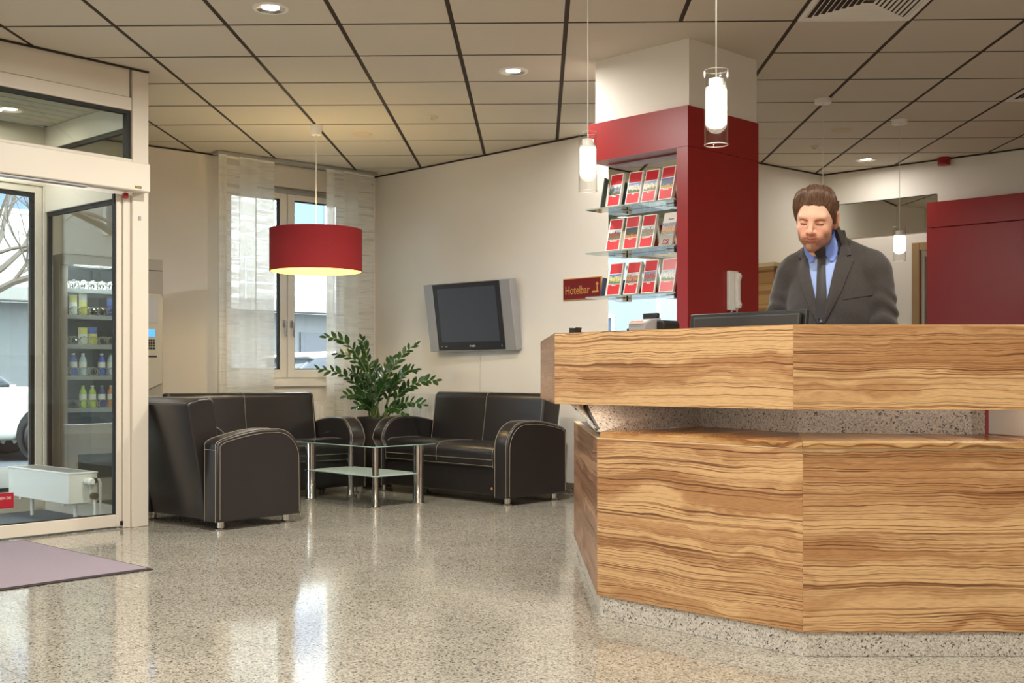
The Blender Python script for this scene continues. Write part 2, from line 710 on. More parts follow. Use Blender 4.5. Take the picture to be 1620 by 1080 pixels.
# right wall with a doorway beside the red panel
DA = (on_line(1444, C2, WB) - C2).length + 0.06
DB = DA + 0.86
wr = structure('wall_right')
MR = frame((C2.x, C2.y, 0), WB)          # x along the wall, y into the wall
for a, b, z0, z1 in ((0, DA, 0, H + .02), (DB, 3.6, 0, H + .02), (DA, DB, 2.10, H + .02)):
    m = MB()
    m.box(a, b, 0, 0.14, z0, z1)
    m.build('wall_piece', MT['wall'], wr, MR)
MT['oak'] = zebrano('oak_veneer', srgb(196, 158, 104), srgb(170, 130, 82), srgb(140, 102, 60), zs=16, rough=0.4)
MT['trimwood'] = plain('door_trim_wood', srgb(158, 128, 88), 0.45, noise=0.08, nscale=9)
MT['pale'] = plain('pale_door_paint', srgb(212, 214, 196), 0.5)
dr = structure('door_2')
m = MB()
for a, b, z0, z1 in ((DA - 0.06, DA + 0.012, 0, 2.165), (DB - 0.012, DB + 0.06, 0, 2.165), (DA + .012, DB - .012, 2.09, 2.165)):
    m.box(a, b, -0.025, 0.02, z0, z1, bevel=0.004, seg=1)
m.build('door_trim', MT['trimwood'], dr, MR)
m = MB()
m.box(DA + .012, DA + 0.04, 0.02, 0.14, 0, 2.09)
m.box(DB - .04, DB - 0.012, 0.02, 0.14, 0, 2.09)
m.box(DA + .04, DB - .04, 0.02, 0.14, 2.05, 2.09)
m.build('door_lining', MT['frame'], dr, MR)
m = MB()
m.box(DA + .042, DB - .042, 0.075, 0.115, 0.01, 2.045, bevel=.002, seg=1)
m.build('door_leaf', MT['pale'], dr, MR)

# baseboards of dark granite
for nm, p, q in (('baseboard_back', TV_END, C1), ('baseboard_window', C1, SIDE_END)):
    d = (q - p).normalized()
    n = Vector((d.y, -d.x))
    m = MB()
    a, b = p + d * 0.012, q - d * 0.012
    pts = [a, b, b - n * 0.012, a - n * 0.012]
    m.prism([(v.x, v.y) for v in pts], 0.0, 0.085)
    o = m.build(nm, MT['base'])
    o['kind'] = 'structure'

# dark shadow gap where the walls meet the ceiling
sg_ = structure('trim_7')
for p_, q_ in ((TV_END, C1), (C1, SIDE_END), (A_START, C2), (C2, B_END), (V0, V0 - D1 * 3.2)):
    d = (q_ - p_).normalized()
    n = Vector((d.y, -d.x))
    if (p_ - V0).length < .01:
        n = Vector((S1.x, S1.y))
    if p_ == A_START or p_ == C2:
        n = -n
    a, b = p_ + d * .004, q_ - d * .004
    m = MB()
    m.prism([(v.x, v.y) for v in (a - n * .001, b - n * .001, b - n * .012, a - n * .012)], H - .013, H - .001)
    m.build('shadow_strip', MT['grid'], sg_)

# ---- window in the window wall
win = structure('window_1')


def rect_frame(m, x0, x1, z0, z1, y0, y1, w, M=None, wb=None, bevel=0.004):
    wb = w if wb is None else wb
    m.box(x0, x0 + w, y0, y1, z0, z1, M, bevel, 1)
    m.box(x1 - w, x1, y0, y1, z0, z1, M, bevel, 1)
    m.box(x0 + w, x1 - w, y0, y1, z0, z0 + wb, M, bevel, 1)
    m.box(x0 + w, x1 - w, y0, y1, z1 - w, z1, M, bevel, 1)


m = MB()
rect_frame(m, WX0, WX1, WZ0, WZ1, 0.07, 0.14, 0.045)
m.build('window_frame', MT['white'], win, MW)
WC = (WX0 + WX1) / 2
for a, b in ((WX0 + .035, WC - .004), (WC + .004, WX1 - .035)):
    m = MB()
    rect_frame(m, a, b, WZ0 + .035, WZ1 - .035, 0.045, 0.115, 0.07, wb=0.075)
    s = m.build('sash', MT['white'], win, MW)
    m = MB()
    rect_frame(m, a + .069, b - .069, WZ0 + .108, WZ1 - .103, 0.06, 0.10, 0.012, bevel=0)
    m.build('gasket', MT['gasket'], s)
    m = MB()
    m.box(a + .07, b - .07, 0.076, 0.084, WZ0 + .11, WZ1 - .105)
    m.build('pane', MT['glass'], s)
    hx = (b - .035) if a < WC - .1 else (a + .035)
    m = MB()
    m.box(hx - .014, hx + .014, 0.033, 0.045, 1.40, 1.47, bevel=.003)
    m.tube((hx, 0.036, 1.445), (hx, 0.0, 1.445), 0.009, n=10)
    m.box(hx - .009, hx + .009, -0.010, 0.004, 1.32, 1.455, bevel=.004)
    m.build('window_handle', MT['alu'], s)
m = MB()
m.box(WX0 - .03, WX1 + .03, -0.05, 0.07, WZ0 - .045, WZ0 - .002, bevel=.006)
m.build('window_sill', MT['white'], win, MW)
m = MB()
m.box(WX0 + .02, WX1 - .02, 0.022, 0.045, WZ1 - .055, WZ1 - .02, bevel=.004)
m.build('gear_cover', MT['alu'], win, MW)

# ---- the entrance: front with a sliding door, seen from inside the lobby
ME = frame((V0.x, V0.y, 0), D1)          # x to the right along the front, y into the vestibule
ent = structure('wall_entrance')


def part(name, parent, mat, M, *boxes, bevel=0.003, seg=1):
    m = MB()
    for b in boxes:
        m.box(*b, bevel=bevel, seg=seg)
    return m.build(name, mat, parent, M)


part('corner_post', ent, MT['frame'], ME, (-0.112, 0, 0.0, 0.11, 0, H - .002))
part('door_jamb', ent, MT['frame'], ME, (-0.165, -0.114, 0.02, 0.10, 0, 2.10))
part('top_panel', ent, MT['frame'], ME, (-3.2, -0.125, 0.012, 0.09, 2.715, H - .002))
part('panel_rail', ent, MT['frame'], ME, (-3.2, -0.114, 0.004, 0.10, 2.632, 2.713))
part('transom_rail', ent, MT['frame'], ME, (-3.2, -0.114, 0.0, 0.10, 2.292, 2.326))
part('transom_gasket', ent, MT['gasket'], ME, (-3.2, -.14, 0.02, 0.07, 2.612, 2.632), (-.14, -.114, .02, .07, 2.326, 2.632), bevel=0)
part('transom_pane', ent, MT['glassdim'], ME, (-3.2, -.138, 0.04, 0.046, 2.326, 2.614), bevel=0)
hb = part('operator_cover', ent, MT['frame'], ME, (-3.2, -0.045, -0.10, -0.001, 2.112, 2.29), bevel=.006)
part('sensor_strip', hb, MT['silver'], None, (-1.15, -0.45, -0.085, -0.03, 2.098, 2.112), bevel=.002)
part('operator_badge', hb, MT['black'], None, (-0.155, -0.11, -0.1025, -0.10, 2.128, 2.142), bevel=0)
part('operator_badge_print', hb, plain('badge_yellow', srgb(206, 176, 64), .5), None, *[(-0.151 + .0062 * k, -0.147 + .0062 * k, -0.1032, -0.1025, 2.132, 2.138) for k in range(6)], bevel=0)
part('red_end_stop', ent, MT['red'], ME, (-.185, -.155, -.03, .0, 2.07, 2.105), bevel=.004)
part('wall_switch', ent, MT['silver'], ME, (-.072, -.054, -.004, .0, 1.945, 1.97), bevel=.001)
part('far_post', ent, MT['frame'], ME, (-3.3, -3.2, 0, .11, 0, H))
wall('wall_front', V0 - D1 * 3.3, L_END, 0, H + .02, -0.12, MT['wall'])

dl = structure('door_1')
part('door_stile', dl, MT['frame'], ME, (-0.205, -0.168, 0.03, 0.075, 0.012, 2.10))
part('door_rail', dl, MT['frame'], ME, (-1.55, -0.206, 0.03, 0.075, 0.012, 0.088))
part('door_gasket', dl, MT['gasket'], ME, (-.216, -.206, .04, .065, .088, 2.1), (-1.55, -.206, .04, .065, .088, .094), bevel=0)
part('door_pane', dl, MT['glass'], ME, (-1.55, -.21, 0.05, 0.056, 0.09, 2.10), bevel=0)
part('floor_guide', dl, MT['black'], ME, (-.182, -.165, .02, .03, .02, .045), bevel=0)
part('door_sign', dl, plain('sign_red', srgb(168, 18, 40), .5), ME, (-1.02, -0.845, 0.047, 0.0495, 0.185, 0.275), bevel=0)
text_mesh('sign_print', 'FREIGEGEBEN DE', 0.022, MT['white'], dl, ME @ Matrix.Translation((-0.945, 0.0462, 0.245)) @ Matrix.Rotation(PI / 2, 4, 'X'), 0.0003)

# the vestibule's right-hand side: glazed frames
vs = structure('wall_vestibule')
VD = 1.28
part('bottom_rail', vs, MT['frame'], ME, (-0.06, 0.0, 0.112, VD, 0.0, 0.10))
part('middle_rail', vs, MT['frame'], ME, (-0.06, 0.0, 0.112, VD, 2.118, 2.34))
part('top_rail', vs, MT['frame'], ME, (-0.06, 0.0, 0.112, VD, 2.56, 2.72))
part('far_mullion', vs, MT['frame'], ME, (-0.07, 0.0, VD, VD + .07, 0, 2.72))
part('side_gasket', vs, MT['gasket'], ME, (-.045, -.015, .112, .14, .10, 2.118), (-.045, -.015, VD - .025, VD, .10, 2.118), (-.045, -.015, .14, VD - .025, 2.09, 2.118), (-.045, -.015, .14, VD - .02, 2.535, 2.56), bevel=0)
part('side_pane', vs, MT['glass'], ME, (-.033, -.027, .135, VD - .02, .10, 2.10), bevel=0)
part('side_transom_pane', vs, MT['glass'], ME, (-.033, -.027, .112, VD, 2.34, 2.56), bevel=0)
part('vestibule_ceiling', vs, MT['tile'], ME, *[(-3.2, -.001, .112 + .125 * k + .004, .112 + .125 * k + .121, 2.722, 2.74) for k in range(9)], bevel=0)
part('ceiling_backing', vs, MT['grid'], ME, (-3.2, -.001, .112, VD, 2.7405, 2.75), bevel=0)
part('outer_head', vs, MT['frame'], ME, (-3.2, -.07, VD, VD + .07, 2.30, 2.72))
part('outer_threshold', vs, MT['frame'], ME, (-3.2, -.07, VD, VD + .07, 0, .10))
part('vestibule_mat', vs, plain('vestibule_mat', srgb(104, 110, 120), .9, noise=.2, nscale=120), ME, (-3.2, -.07, .12, VD - .01, 0.0005, .009), bevel=0)
# outer glazing: fixed light next to the mullion, then the open street door
od = structure('door_3')
m = MB()
rect_frame(m, -1.25, -0.075, 0.10, 2.30, VD + .01, VD + .06, 0.05, bevel=0.003)
m.build('door_frame', MT['frame'], od, ME)
m = MB()
rect_frame(m, -1.20, -0.125, 0.15, 2.25, VD + .02, VD + .05, 0.028, bevel=0)
m.build('door_gasket', MT['gasket'], od, ME)
part('door_pane', od, MT['glass'], ME, (-1.18, -.15, VD + .032, VD + .038, .17, 2.23), bevel=0)
# left side of the vestibule, glazed to the street
part('left_rail', vs, MT['frame'], ME, (-3.2, -3.14, .112, VD, 0, .10), (-3.2, -3.14, .112, VD, 2.118, 2.72))
part('left_pane', vs, MT['glass'], ME, (-3.173, -3.167, .112, VD, .10, 2.118), bevel=0)

# ---- the column: white core, red cladding, mirrored niche
col = structure('trim_1')
FR = Vector((1.018, 6.47)); LF = Vector((0.515, 6.95)); RT = Vector((1.507, 6.93))
BK = LF + RT - FR
RF = Vector((1.006, 6.44)); RL = Vector((0.4727, 6.953)); RR = Vector((1.514, 6.912))
RB = RL + RR - RF
HZ0, HZ1 = 2.275, 2.508
m = MB()
m.prism([(v.x, v.y) for v in (FR, RT, BK, LF)], HZ1 - .01, H + .01)
m.build('column_head', MT['wall'], col)
fd = (RL - RF).normalized(); fn = Vector((fd.y, -fd.x))      # along the left face; into the column
if fn.y < 0:
    fn = -fn
rd = (RR - RF).normalized(); rn = Vector((-rd.y, rd.x))
NW = (RL - RF).length
# red header on both faces
m = MB()
m.prism([(v.x, v.y) for v in (RF, RR, RR + fd * .3, RL + fn * .28, RL)], HZ0, HZ1)
m.build('red_header', MT['red'], col)
st = 0.076                                                   # stile of the left face
m = MB()
m.prism([(v.x, v.y) for v in (RF, RR, RR + fd * .3, RF + fn * .3 + fd * st, RF + fd * st)], 0.0, HZ0 - .002)
m.build('red_cladding', MT['red'], col)
core_l = on_line(962, RF + fn * .15, fd)
m = MB()
a0 = RF + fd * st + fn * .152
m.prism([(v.x, v.y) for v in (a0 + fd * .002, core_l + fn * .002, core_l + fn * .3, a0 + fn * .3 + fd * .002)], 0.0, HZ0 - .002)
m.build('column_core', MT['wall'], col)
ma = RF + fd * (st + .003) + fn * .145
mbm = core_l
m = MB()
q = [ma, on_line(962.5, ma, fd), on_line(962.5, ma, fd) + fn * .006, ma + fn * .006]
m.prism([(v.x, v.y) for v in q], 0.55, HZ0 - .012)
m.build('mirror', MT['mirror'], col)
tag(col, None, None)

# ---- right wall: red cladding panels, mirror strip, siren
rp = structure('trim_2')
PA = (on_line(1473, C2, WB) - C2).length
for z0, z1 in ((0, 2.272), (2.278, 2.505)):
    m = MB()
    m.box(PA, 3.45, -0.10, -0.026, z0, z1, bevel=.002, seg=1)
    m.build('red_panel', MT['red'], rp, MR)
mr = structure('trim_3')
MA = (on_line(1303, C2, WB) - C2).length + 0.01; MBX = (on_line(1482, C2, WB) - C2).length
m = MB()
m.box(MA, MBX, -0.008, -0.001, 2.26, 2.585)
m.build('mirror_strip', MT['mirror'], mr, MR)
m = MB()
m.box(MA, MBX, -0.009, -0.001, 2.586, 2.592)
m.build('mirror_edge', MT['gasket'], mr, MR)
# slim white cable trunking below the television
tvline = lambda u: on_line(u, C1, TVD)
for nm, u, w, z0, z1 in (('trim_4', 760, .018, .09, 1.17), ('trim_5', 882, .05, .09, .98)):
    p = tvline(u)
    m = MB()
    m.box(-w / 2, w / 2, -0.014, -0.001, z0, z1, bevel=.003, seg=1)
    o = m.build(nm, MT['frame'] if nm == 'trim_4' else MT['white'], None, frame((p.x, p.y, 0), TVD))
    o['kind'] = 'structure'

# ================================================================== CEILING FIXTURES
def emit_mat(name, col, s):
    return plain(name, (0.9, 0.9, 0.88, 1), 0.5, emit=(col, s))


MT['lampdisc'] = emit_mat('lamp_disc', (1.0, 0.93, 0.80, 1), 14)
MT['reflector'] = plain('reflector', srgb(228, 224, 216), 0.18, metal=0.85)


def downlight(x, y, label, lit=True, z=H):
    r = thing('recessed_downlight', label, 'ceiling light', Matrix.Translation((x, y, z)), 'recessed ceiling downlights')
    m = MB()
    m.lathe([(0.074, -0.002), (0.078, -0.010), (0.092, -0.009), (0.096, -0.001), (0.074, -0.001)], 32)
    m.build('ring', MT['white'], r)
    m = MB()
    m.lathe([(0.077, -0.0095), (0.062, -0.004), (0.046, -0.0012)], 32)
    m.build('reflector_cup', MT['reflector'], r)
    m = MB()
    m.lathe([(0.0, -0.0016), (0.047, -0.0016)], 24)
    m.build('lamp_disc', MT['lampdisc'], r)
    return r


DL = [((428, 12), 'round recessed downlight nearest the entrance, in the front row of tiles'),
      ((812, 112), 'round recessed downlight left of the white column head'),
      ((952, 197), 'round recessed downlight hidden behind the column head, lighting the sign wall'),
      ((1370, 252), 'round recessed downlight near the right wall behind the receptionist')]
for (u, v), lab in DL:
    d = F * (H - EYE) / (VH - v)
    x = (u - 810) / F * d
    r = downlight(x, d, lab)
    lamp('downlight_or_fill_lamp', 'AREA', (x, d, H - .014), DOWN_W * (.2 if u > 1200 else .16 if u > 900 else 1.6), DOWN_COL, 0.13, spread=PI * 0.97)
p = px(15, 172, F * (2.722 - EYE) / (VH - 172))
downlight(p.x, p.y, 'round recessed downlight inside the glazed entrance vestibule', z=2.7215)
lamp('downlight_or_fill_lamp', 'AREA', (p.x, p.y, 2.71), DOWN_W * .2, DOWN_COL, 0.13, spread=PI * 0.97)
# fill lamps added over the unseen front of the lobby to brighten the room
for x, y in ((-3.1, 3.4), (-1.3, 3.5), (0.55, 3.5), (2.4, 3.5), (4.2, 3.6), (-3.1, 1.2), (-1.3, 1.2), (0.55, 1.2), (2.4, 1.2), (4.2, 1.2),
             (-2.2, -1.2), (0, -1.2), (2.2, -1.2)):
    lamp('downlight_or_fill_lamp', 'AREA', (x, y, H - .012), DOWN_W * (.5 if x > 4 else .8 if x > 2 else 1.0), DOWN_COL, 0.13, spread=PI * 0.97)


def disc_fixture(u, v, name, label, cat, prof, mat):
    d = F * (H - EYE) / (VH - v)
    m = MB()
    m.lathe(prof, 32)
    o = m.build(name, mat, None, Matrix.Translation(((u - 810) / F * d, d, H)))
    return tag(o, label, cat)


MT['speaker'] = plain('speaker_cover', srgb(205, 192, 165), 0.7)
spk = [(0.0, -0.012), (0.06, -0.011), (0.075, -0.006), (0.083, 0.0)]
disc_fixture(573, 212, 'ceiling_speaker', 'flat round ceiling speaker right of the red lamp cable', 'speaker', spk, MT['speaker'])
disc_fixture(1331, 206, 'ceiling_speaker', 'flat round ceiling speaker behind the right pendant canopies', 'speaker', spk, MT['speaker'])
sen = [(0.0, -0.03), (0.012, -0.028), (0.018, -0.012), (0.03, -0.010), (0.04, 0.0)]
disc_fixture(685, 184, 'smoke_detector', 'tiny round ceiling sensor in front of the television wall', 'detector', sen, MT['speaker'])
disc_fixture(1288, 231, 'smoke_detector', 'tiny round ceiling sensor above the receptionist', 'detector', sen, MT['speaker'])


def diffuser(i, j, label):
    r = thing('air_diffuser', label, 'air vent', Matrix.Translation(cell(i, j)) @ GM, 'square ceiling air diffusers')
    m = MB()
    a0, a1, b0, b1 = 0.010, GW - 0.010, 0.008, GD - 0.008
    rect_frame(m, a0, a1, 0, 1, 0, 1, .03) if False else None
    for q in ((a0, a0 + .03, b0, b1), (a1 - .03, a1, b0, b1), (a0 + .03, a1 - .03, b0, b0 + .03), (a0 + .03, a1 - .03, b1 - .03, b1)):
        m.box(*q, -0.006, 0.014, bevel=.002, seg=1)
    m.build('frame', MT['white'], r)
    m = MB()
    m.box(a0 + .01, a1 - .01, b0 + .01, b1 - .01, 0.014, 0.02)
    m.build('duct_back', MT['gasket'], r)
    cx, cy = GW / 2, GD / 2
    for k in range(9):
        h = (GW / 2 - .042) - k * .029
        if h < .03:
            break
        for s in range(4):
            m = MB()
            R = rot2(s * PI / 2)
            hi = h - .020
            pts = [(-h, -h, -0.003), (h, -h, -0.003), (hi, -hi, 0.013), (-hi, -hi, 0.013)]
            pts2 = [(p[0] * .995, p[1] + .004, p[2] + .001) for p in pts]
            M = Matrix.Translation((cx, cy, 0)) @ R
            A = [m.bm.verts.new(M @ Vector(p)) for p in pts]
            B = [m.bm.verts.new(M @ Vector(p)) for p in pts2]
            m.bm.faces.new(A)
            m.bm.faces.new(B[::-1])
            for e in range(4):
                m.bm.faces.new([A[e], B[e], B[(e + 1) % 4], A[(e + 1) % 4]])
            bmesh.ops.recalc_face_normals(m.bm, faces=m.bm.faces[:])
            m.build('slat', MT['white'], r)
    return r


diffuser(6, 0, 'large square white air diffuser with four-way slats, cut by the top of the photo')
diffuser(9, 3, 'square white air diffuser at the right edge of the photo')

# ---- the red drum lamp
DR = 8.74
lx = (500 - 810) / F * DR
ld = thing('drum_pendant_lamp', 'large red drum pendant lamp with a cream inside over the glass table', 'lamp', Matrix.Translation((lx, DR, H)))
MT['shade'] = plain('red_lamp_fabric', srgb(138, 18, 23), 0.8, noise=.05, nscale=30, bump=.2, bscale=700)
MT['shadein'] = plain('cream_lamp_lining', srgb(240, 214, 142), 0.8)
zt, zb = 2.09 - H, 1.765 - H
m = MB()
R0 = 0.356
m.lathe([(R0, zb), (R0 + .002, zb + .004), (R0, zb + .008), (R0, zt - .008), (R0 + .002, zt - .004), (R0, zt), (R0 - .004, zt), (R0 - .0035, zb)], 72, close=True)
sh = m.build('lamp_shade', MT['shade'], ld)
m = MB()
m.lathe([(R0 - .005, zb + .001), (R0 - .005, zt - .001), (R0 - .007, zt - .001), (R0 - .007, zb + .001)], 72, close=True)
m.build('shade_lining', MT['shadein'], sh)
m = MB()
m.lathe([(0.0, -0.075), (0.036, -0.075), (0.04, -0.068), (0.052, -0.001), (0.0, -0.001)], 32)
m.build('canopy', MT['white'], ld)
m = MB()
m.tube((0, 0, -0.07), (0, 0, zt - .05), 0.0045, n=8)
m.build('cable', MT['white'], ld)
m = MB()
m.tube((0, 0, zt - .05), (0, 0, zt - .13), 0.022, n=16)
for k in range(3):
    a = 2 * PI * k / 3
    m.tube((0.02 * math.cos(a), 0.02 * math.sin(a), zt - .06), ((R0 - .007) * math.cos(a), (R0 - .007) * math.sin(a), zt - .01), 0.003, n=6)
m.build('lamp_holder', MT['white'], ld)
m = MB()
m.lathe([(0.0, zt - .24), (0.03, zt - .23), (0.042, zt - .20), (0.036, zt - .165), (0.02, zt - .131)], 24)
m.build('bulb', emit_mat('warm_bulb', (1.0, 0.80, 0.48, 1), 30), ld)
lamp('drum_lamp_light', 'POINT', (lx, DR, 2.09 - .20), 54, (1.0, 0.80, 0.42), 0.05)

# ---- glass pendants
MT['opal'] = emit_mat('opal_glass_lit', (1.0, 0.90, 0.70, 1), 9)


def pendant_glass(u, vb, d, label, hg, rg, group='glass cylinder pendants'):
    x = (u - 810) / F * d
    zb = EYE + (VH - vb) / F * d
    r = thing('glass_pendant_lamp', label, 'lamp', Matrix.Translation((x, d, H)), group)
    b = zb - H
    t = b + hg
    m = MB()
    m.lathe([(rg, b), (rg, t), (rg - .0025, t), (rg - .0025, b)], 40, close=True)
    m.build('glass_cylinder', MT['glass2'], r)
    m = MB()
    m.lathe([(rg - .001, t), (rg + .0008, t + .001), (rg - .001, t + .002), (rg - .003, t + .001)], 40, close=True)
    m.lathe([(rg - .001, b), (rg + .0008, b + .0015), (rg - .001, b + .003), (rg - .003, b + .0015)], 40, close=True)
    m.build('glass_rim', plain('glass_rim', srgb(225, 222, 210), .1, spec=1.0) if 'glass_rim' not in bpy.data.materials else bpy.data.materials['glass_rim'], r)
    m = MB()
    ro = rg - .005
    m.lathe([(0, b + hg * .235), (ro * .6, b + hg * .24), (ro * .95, b + hg * .285), (ro, b + hg * .30), (ro, b + hg * .735), (0.0, b + hg * .735)], 40)
    m.build('opal_cylinder', MT['opal'], r)
    m = MB()
    m.lathe([(ro, b + hg * .74), (ro + .001, b + hg * .775), (ro * .72, b + hg * .78), (ro * .70, b + hg * .89), (0, b + hg * .89)], 32)
    m.build('socket_cap', MT['white'], r)
    m = MB()
    m.tube((0, 0, b + hg * .885), (0, 0, -0.02), 0.0022, n=8)
    m.build('cable', MT['white'], r)
    m = MB()
    m.lathe([(0, -0.034), (0.05, -0.034), (0.058, -0.030), (0.060, -0.001), (0.0, -0.001)], 32)
    m.build('canopy', MT['white'], r)
    return r


pendant_glass(1133, 230, 4.05, 'clear glass pendant with a lit white core in front of the red column', 0.268, 0.0425)
pendant_glass(930, 303, 5.15, 'clear glass pendant with a lit white core left of the brochure shelves', 0.268, 0.0420)
pendant_glass(1423, 413, 8.55, 'small far glass pendant hanging before the doorway, right of the receptionist', 0.258, 0.0460)
pendant_glass(1302, 412, 7.9, 'far glass pendant whose lamp is hidden behind the head of the receptionist', 0.258, 0.0460)

# ---- fire siren on the right wall
p = on_line(1489, C2, WB)
m = MB()
m.lathe([(0.0, -0.0), (0.052, -0.0), (0.054, 0.006), (0.050, 0.03), (0.056, 0.036), (0.056, 0.066), (0.0, 0.066)], 28)
si = m.build('fire_siren', plain('siren_red', srgb(150, 16, 20), .35), None, Matrix.Translation((p.x, p.y - .062, H - .068)))
tag(si, 'small red fire alarm sounder high on the right wall under the ceiling', 'alarm')

# ================================================================== FURNITURE
LE = MT['leather']


def arm_profile(D):
    """side view of the arm: y to the back, z up"""
    pts = [(0.0, 0.055), (0.0, 0.42)]
    R = 0.19
    for k in range(1, 10):
        a = PI - k * (PI / 2) / 9 * 0.93
        pts.append((R + R * math.cos(a), 0.42 + 0.195 * math.sin(a)))
    pts += [(0.30, 0.618), (0.40, 0.608), (0.50, 0.590), (0.60, 0.565), (D - .012, 0.548), (D, 0.535), (D, 0.055)]
    return pts


def make_sofa(name, label, cat, Wd, M, group=None, seats=2, badge=False):
    r = thing(name, label, cat, M, group)
    aw, AD = 0.150, 0.645
    prof = arm_profile(AD)
    for s in (0, 1):
        x0 = 0.0 if s == 0 else Wd - aw
        m = MB()
        m.prism(prof, x0, x0 + aw, axis='x', bevel=0.014, seg=3, smooth=True)
        a = m.build('armrest', LE, r)
        m = MB()
        top = [q for q in prof]
        for xx, sg in ((x0 + .017, 0), (x0 + aw - .017, 0), (x0 + .008, 1), (x0 + aw - .008, 1)):
            if sg == 0:
                cyl = [(xx, q[0] - (.0022 if q[0] < .02 else 0) + (.0022 if q[0] > AD - .02 else 0), q[1] + (.0022 if q[1] > .3 and .0 < q[0] < AD else 0)) for q in top]
            else:
                continue
            m.path(cyl, 0.0015, n=5)
        # second row on the outer cheek
        xo = x0 - .0015 if s == 0 else x0 + aw + .0015
        cc = Vector((0.33, 0.30))
        row = []
        for q in top:
            v = Vector(q) - cc
            f = 1 - 0.024 / max(.05, v.length)
            w = cc + v * f
            row.append((xo, w.x, max(w.y, .058)))
        m.path(row, 0.0014, n=5)
        m.build('stitching', MT['thread'], a)
        m = MB()
        m.path([(x0 + .012, AD + .002, .50), (x0 + aw - .012, AD + .002, .50)], 0.0018, n=5)
        m.build('rear_seam', MT['thread'], a)
    ix0, ix1 = aw + .002, Wd - aw - .002
    m = MB()
    m.box(ix0, ix1, 0.035, 0.60, 0.06, 0.285, bevel=0.012, seg=2)
    m.build('base', LE, r)
    # seat: rounded front lip
    sp = [(0.02, 0.270), (0.012, 0.30), (0.010, 0.36)]
    for k in range(0, 7):
        a = PI - k * (PI / 2) / 6
        sp.append((0.085 + 0.075 * math.cos(a), 0.372 + 0.072 * math.sin(a)))
    sp += [(0.25, 0.448), (0.40, 0.440), (0.56, 0.430), (0.56, 0.270)]
    m = MB()
    m.prism(sp, ix0 + .002, ix1 - .002, axis='x', bevel=0.016, seg=3, smooth=True)
    st = m.build('seat', LE, r)
    m = MB()
    for xx in (ix0 + .02, ix1 - .02):
        m.path([(xx, q[0] - (.002 if q[0] < .03 else 0), q[1] + (.002 if q[1] > .37 else 0)) for q in sp[:-2]], 0.0014, n=5)
    m.path([(ix0 + .02, 0.008, .330), (ix1 - .02, 0.008, .330)], 0.0014, n=5)
    m.path([(ix0 + .02, 0.017, .283), (ix1 - .02, 0.017, .283)], 0.0014, n=5)
    if seats == 2:
        xm = Wd / 2
        m.path([(xm, q[0] - (.002 if q[0] < .03 else 0), q[1] + (.002 if q[1] > .37 else 0)) for q in sp[1:-2]], 0.0014, n=5)
    m.build('stitching', MT['thread'], st)
    # backrest: leaning wedge with a soft top edge
    bp = [(0.50, 0.36), (0.535, 0.60)]
    for k in range(0, 6):
        a = PI - k * (PI / 2) / 5
        bp.append((0.605 + 0.048 * math.cos(a), 0.768 + 0.052 * math.sin(a)))
    bp += [(0.66, 0.818), (0.745, 0.792), (0.757, 0.775), (0.752, 0.76), (0.625, 0.06), (0.60, 0.06), (0.56, 0.30)]
    m = MB()
    m.prism(bp, ix0 + .003, ix1 - .003, axis='x', bevel=0.016, seg=3, smooth=True)
    bk = m.build('backrest', LE, r)
    m = MB()
    front = [(q[0] - .002, q[1] + .0015) for q in bp[:9]]
    for xx in (ix0 + .022, ix1 - .022):
        m.path([(xx, q[0], q[1] + .001) for q in front], 0.0014, n=5)
    if seats == 2:
        m.path([(Wd / 2, q[0], q[1] + .001) for q in front], 0.0014, n=5)
    m.path([(ix0 + .02, .752, .788), (ix1 - .02, .752, .788)], .0014, n=5)
    m.path([(ix0 + .02, .664, .8195), (ix1 - .02, .664, .8195)], .0015, n=5)
    m.build('stitching', MT['thread'], bk)
    for xx in (0.075, Wd - 0.075):
        for yy in (0.07, 0.57):
            m = MB()
            m.lathe([(0.0, 0.0), (0.036, 0.0), (0.037, 0.008), (0.024, 0.012), (0.024, 0.058), (0.0, 0.058)], 20, c=(xx, yy, 0))
            m.build('foot', MT['chrome'], r)
    if badge:
        m = MB()
        m.box(ix1 - .06, ix1 - .042, 0.032, 0.036, 0.105, 0.123, bevel=.001, seg=1)
        m.build('badge', MT['gold'], r)
    return r


LA = Vector((0.7071, -0.7071))
lo = Vector((-0.032, 8.24)) - LA * 1.61
make_sofa('loveseat', 'black leather two-seat sofa under the television, pale stitched seams', 'sofa', 1.61, frame((lo.x, lo.y, 0), LA), 'black leather lounge seats', badge=True)
so = Vector((-1.19, 9.2)) - W1 * 1.61
make_sofa('loveseat', 'black leather two-seat sofa standing before the curtained window', 'sofa', 1.61, frame((so.x, so.y, 0), W1), 'black leather lounge seats')
AX = Vector((-0.750, 0.661))
ao = Vector((-1.383, 7.39))
make_sofa('armchair', 'black leather armchair beside the entrance post, seen from behind', 'armchair', 0.93, frame((ao.x, ao.y, 0), AX), 'black leather lounge seats', seats=1)

# ---- glass table
TA, TB, TC, TD = Vector((-0.987, 8.13)), Vector((-0.700, 8.41)), Vector((-1.287, 8.98)), Vector((-1.556, 8.71))
tc = (TA + TB + TC + TD) / 4
tx = Vector((0.7071, 0.7071)); ty = Vector((-0.7071, 0.7071))
MTb = frame((tc.x, tc.y, 0), tx)
tbl = thing('coffee_table', 'two-tier clear glass coffee table on chrome tube legs between the sofas', 'table', MTb)


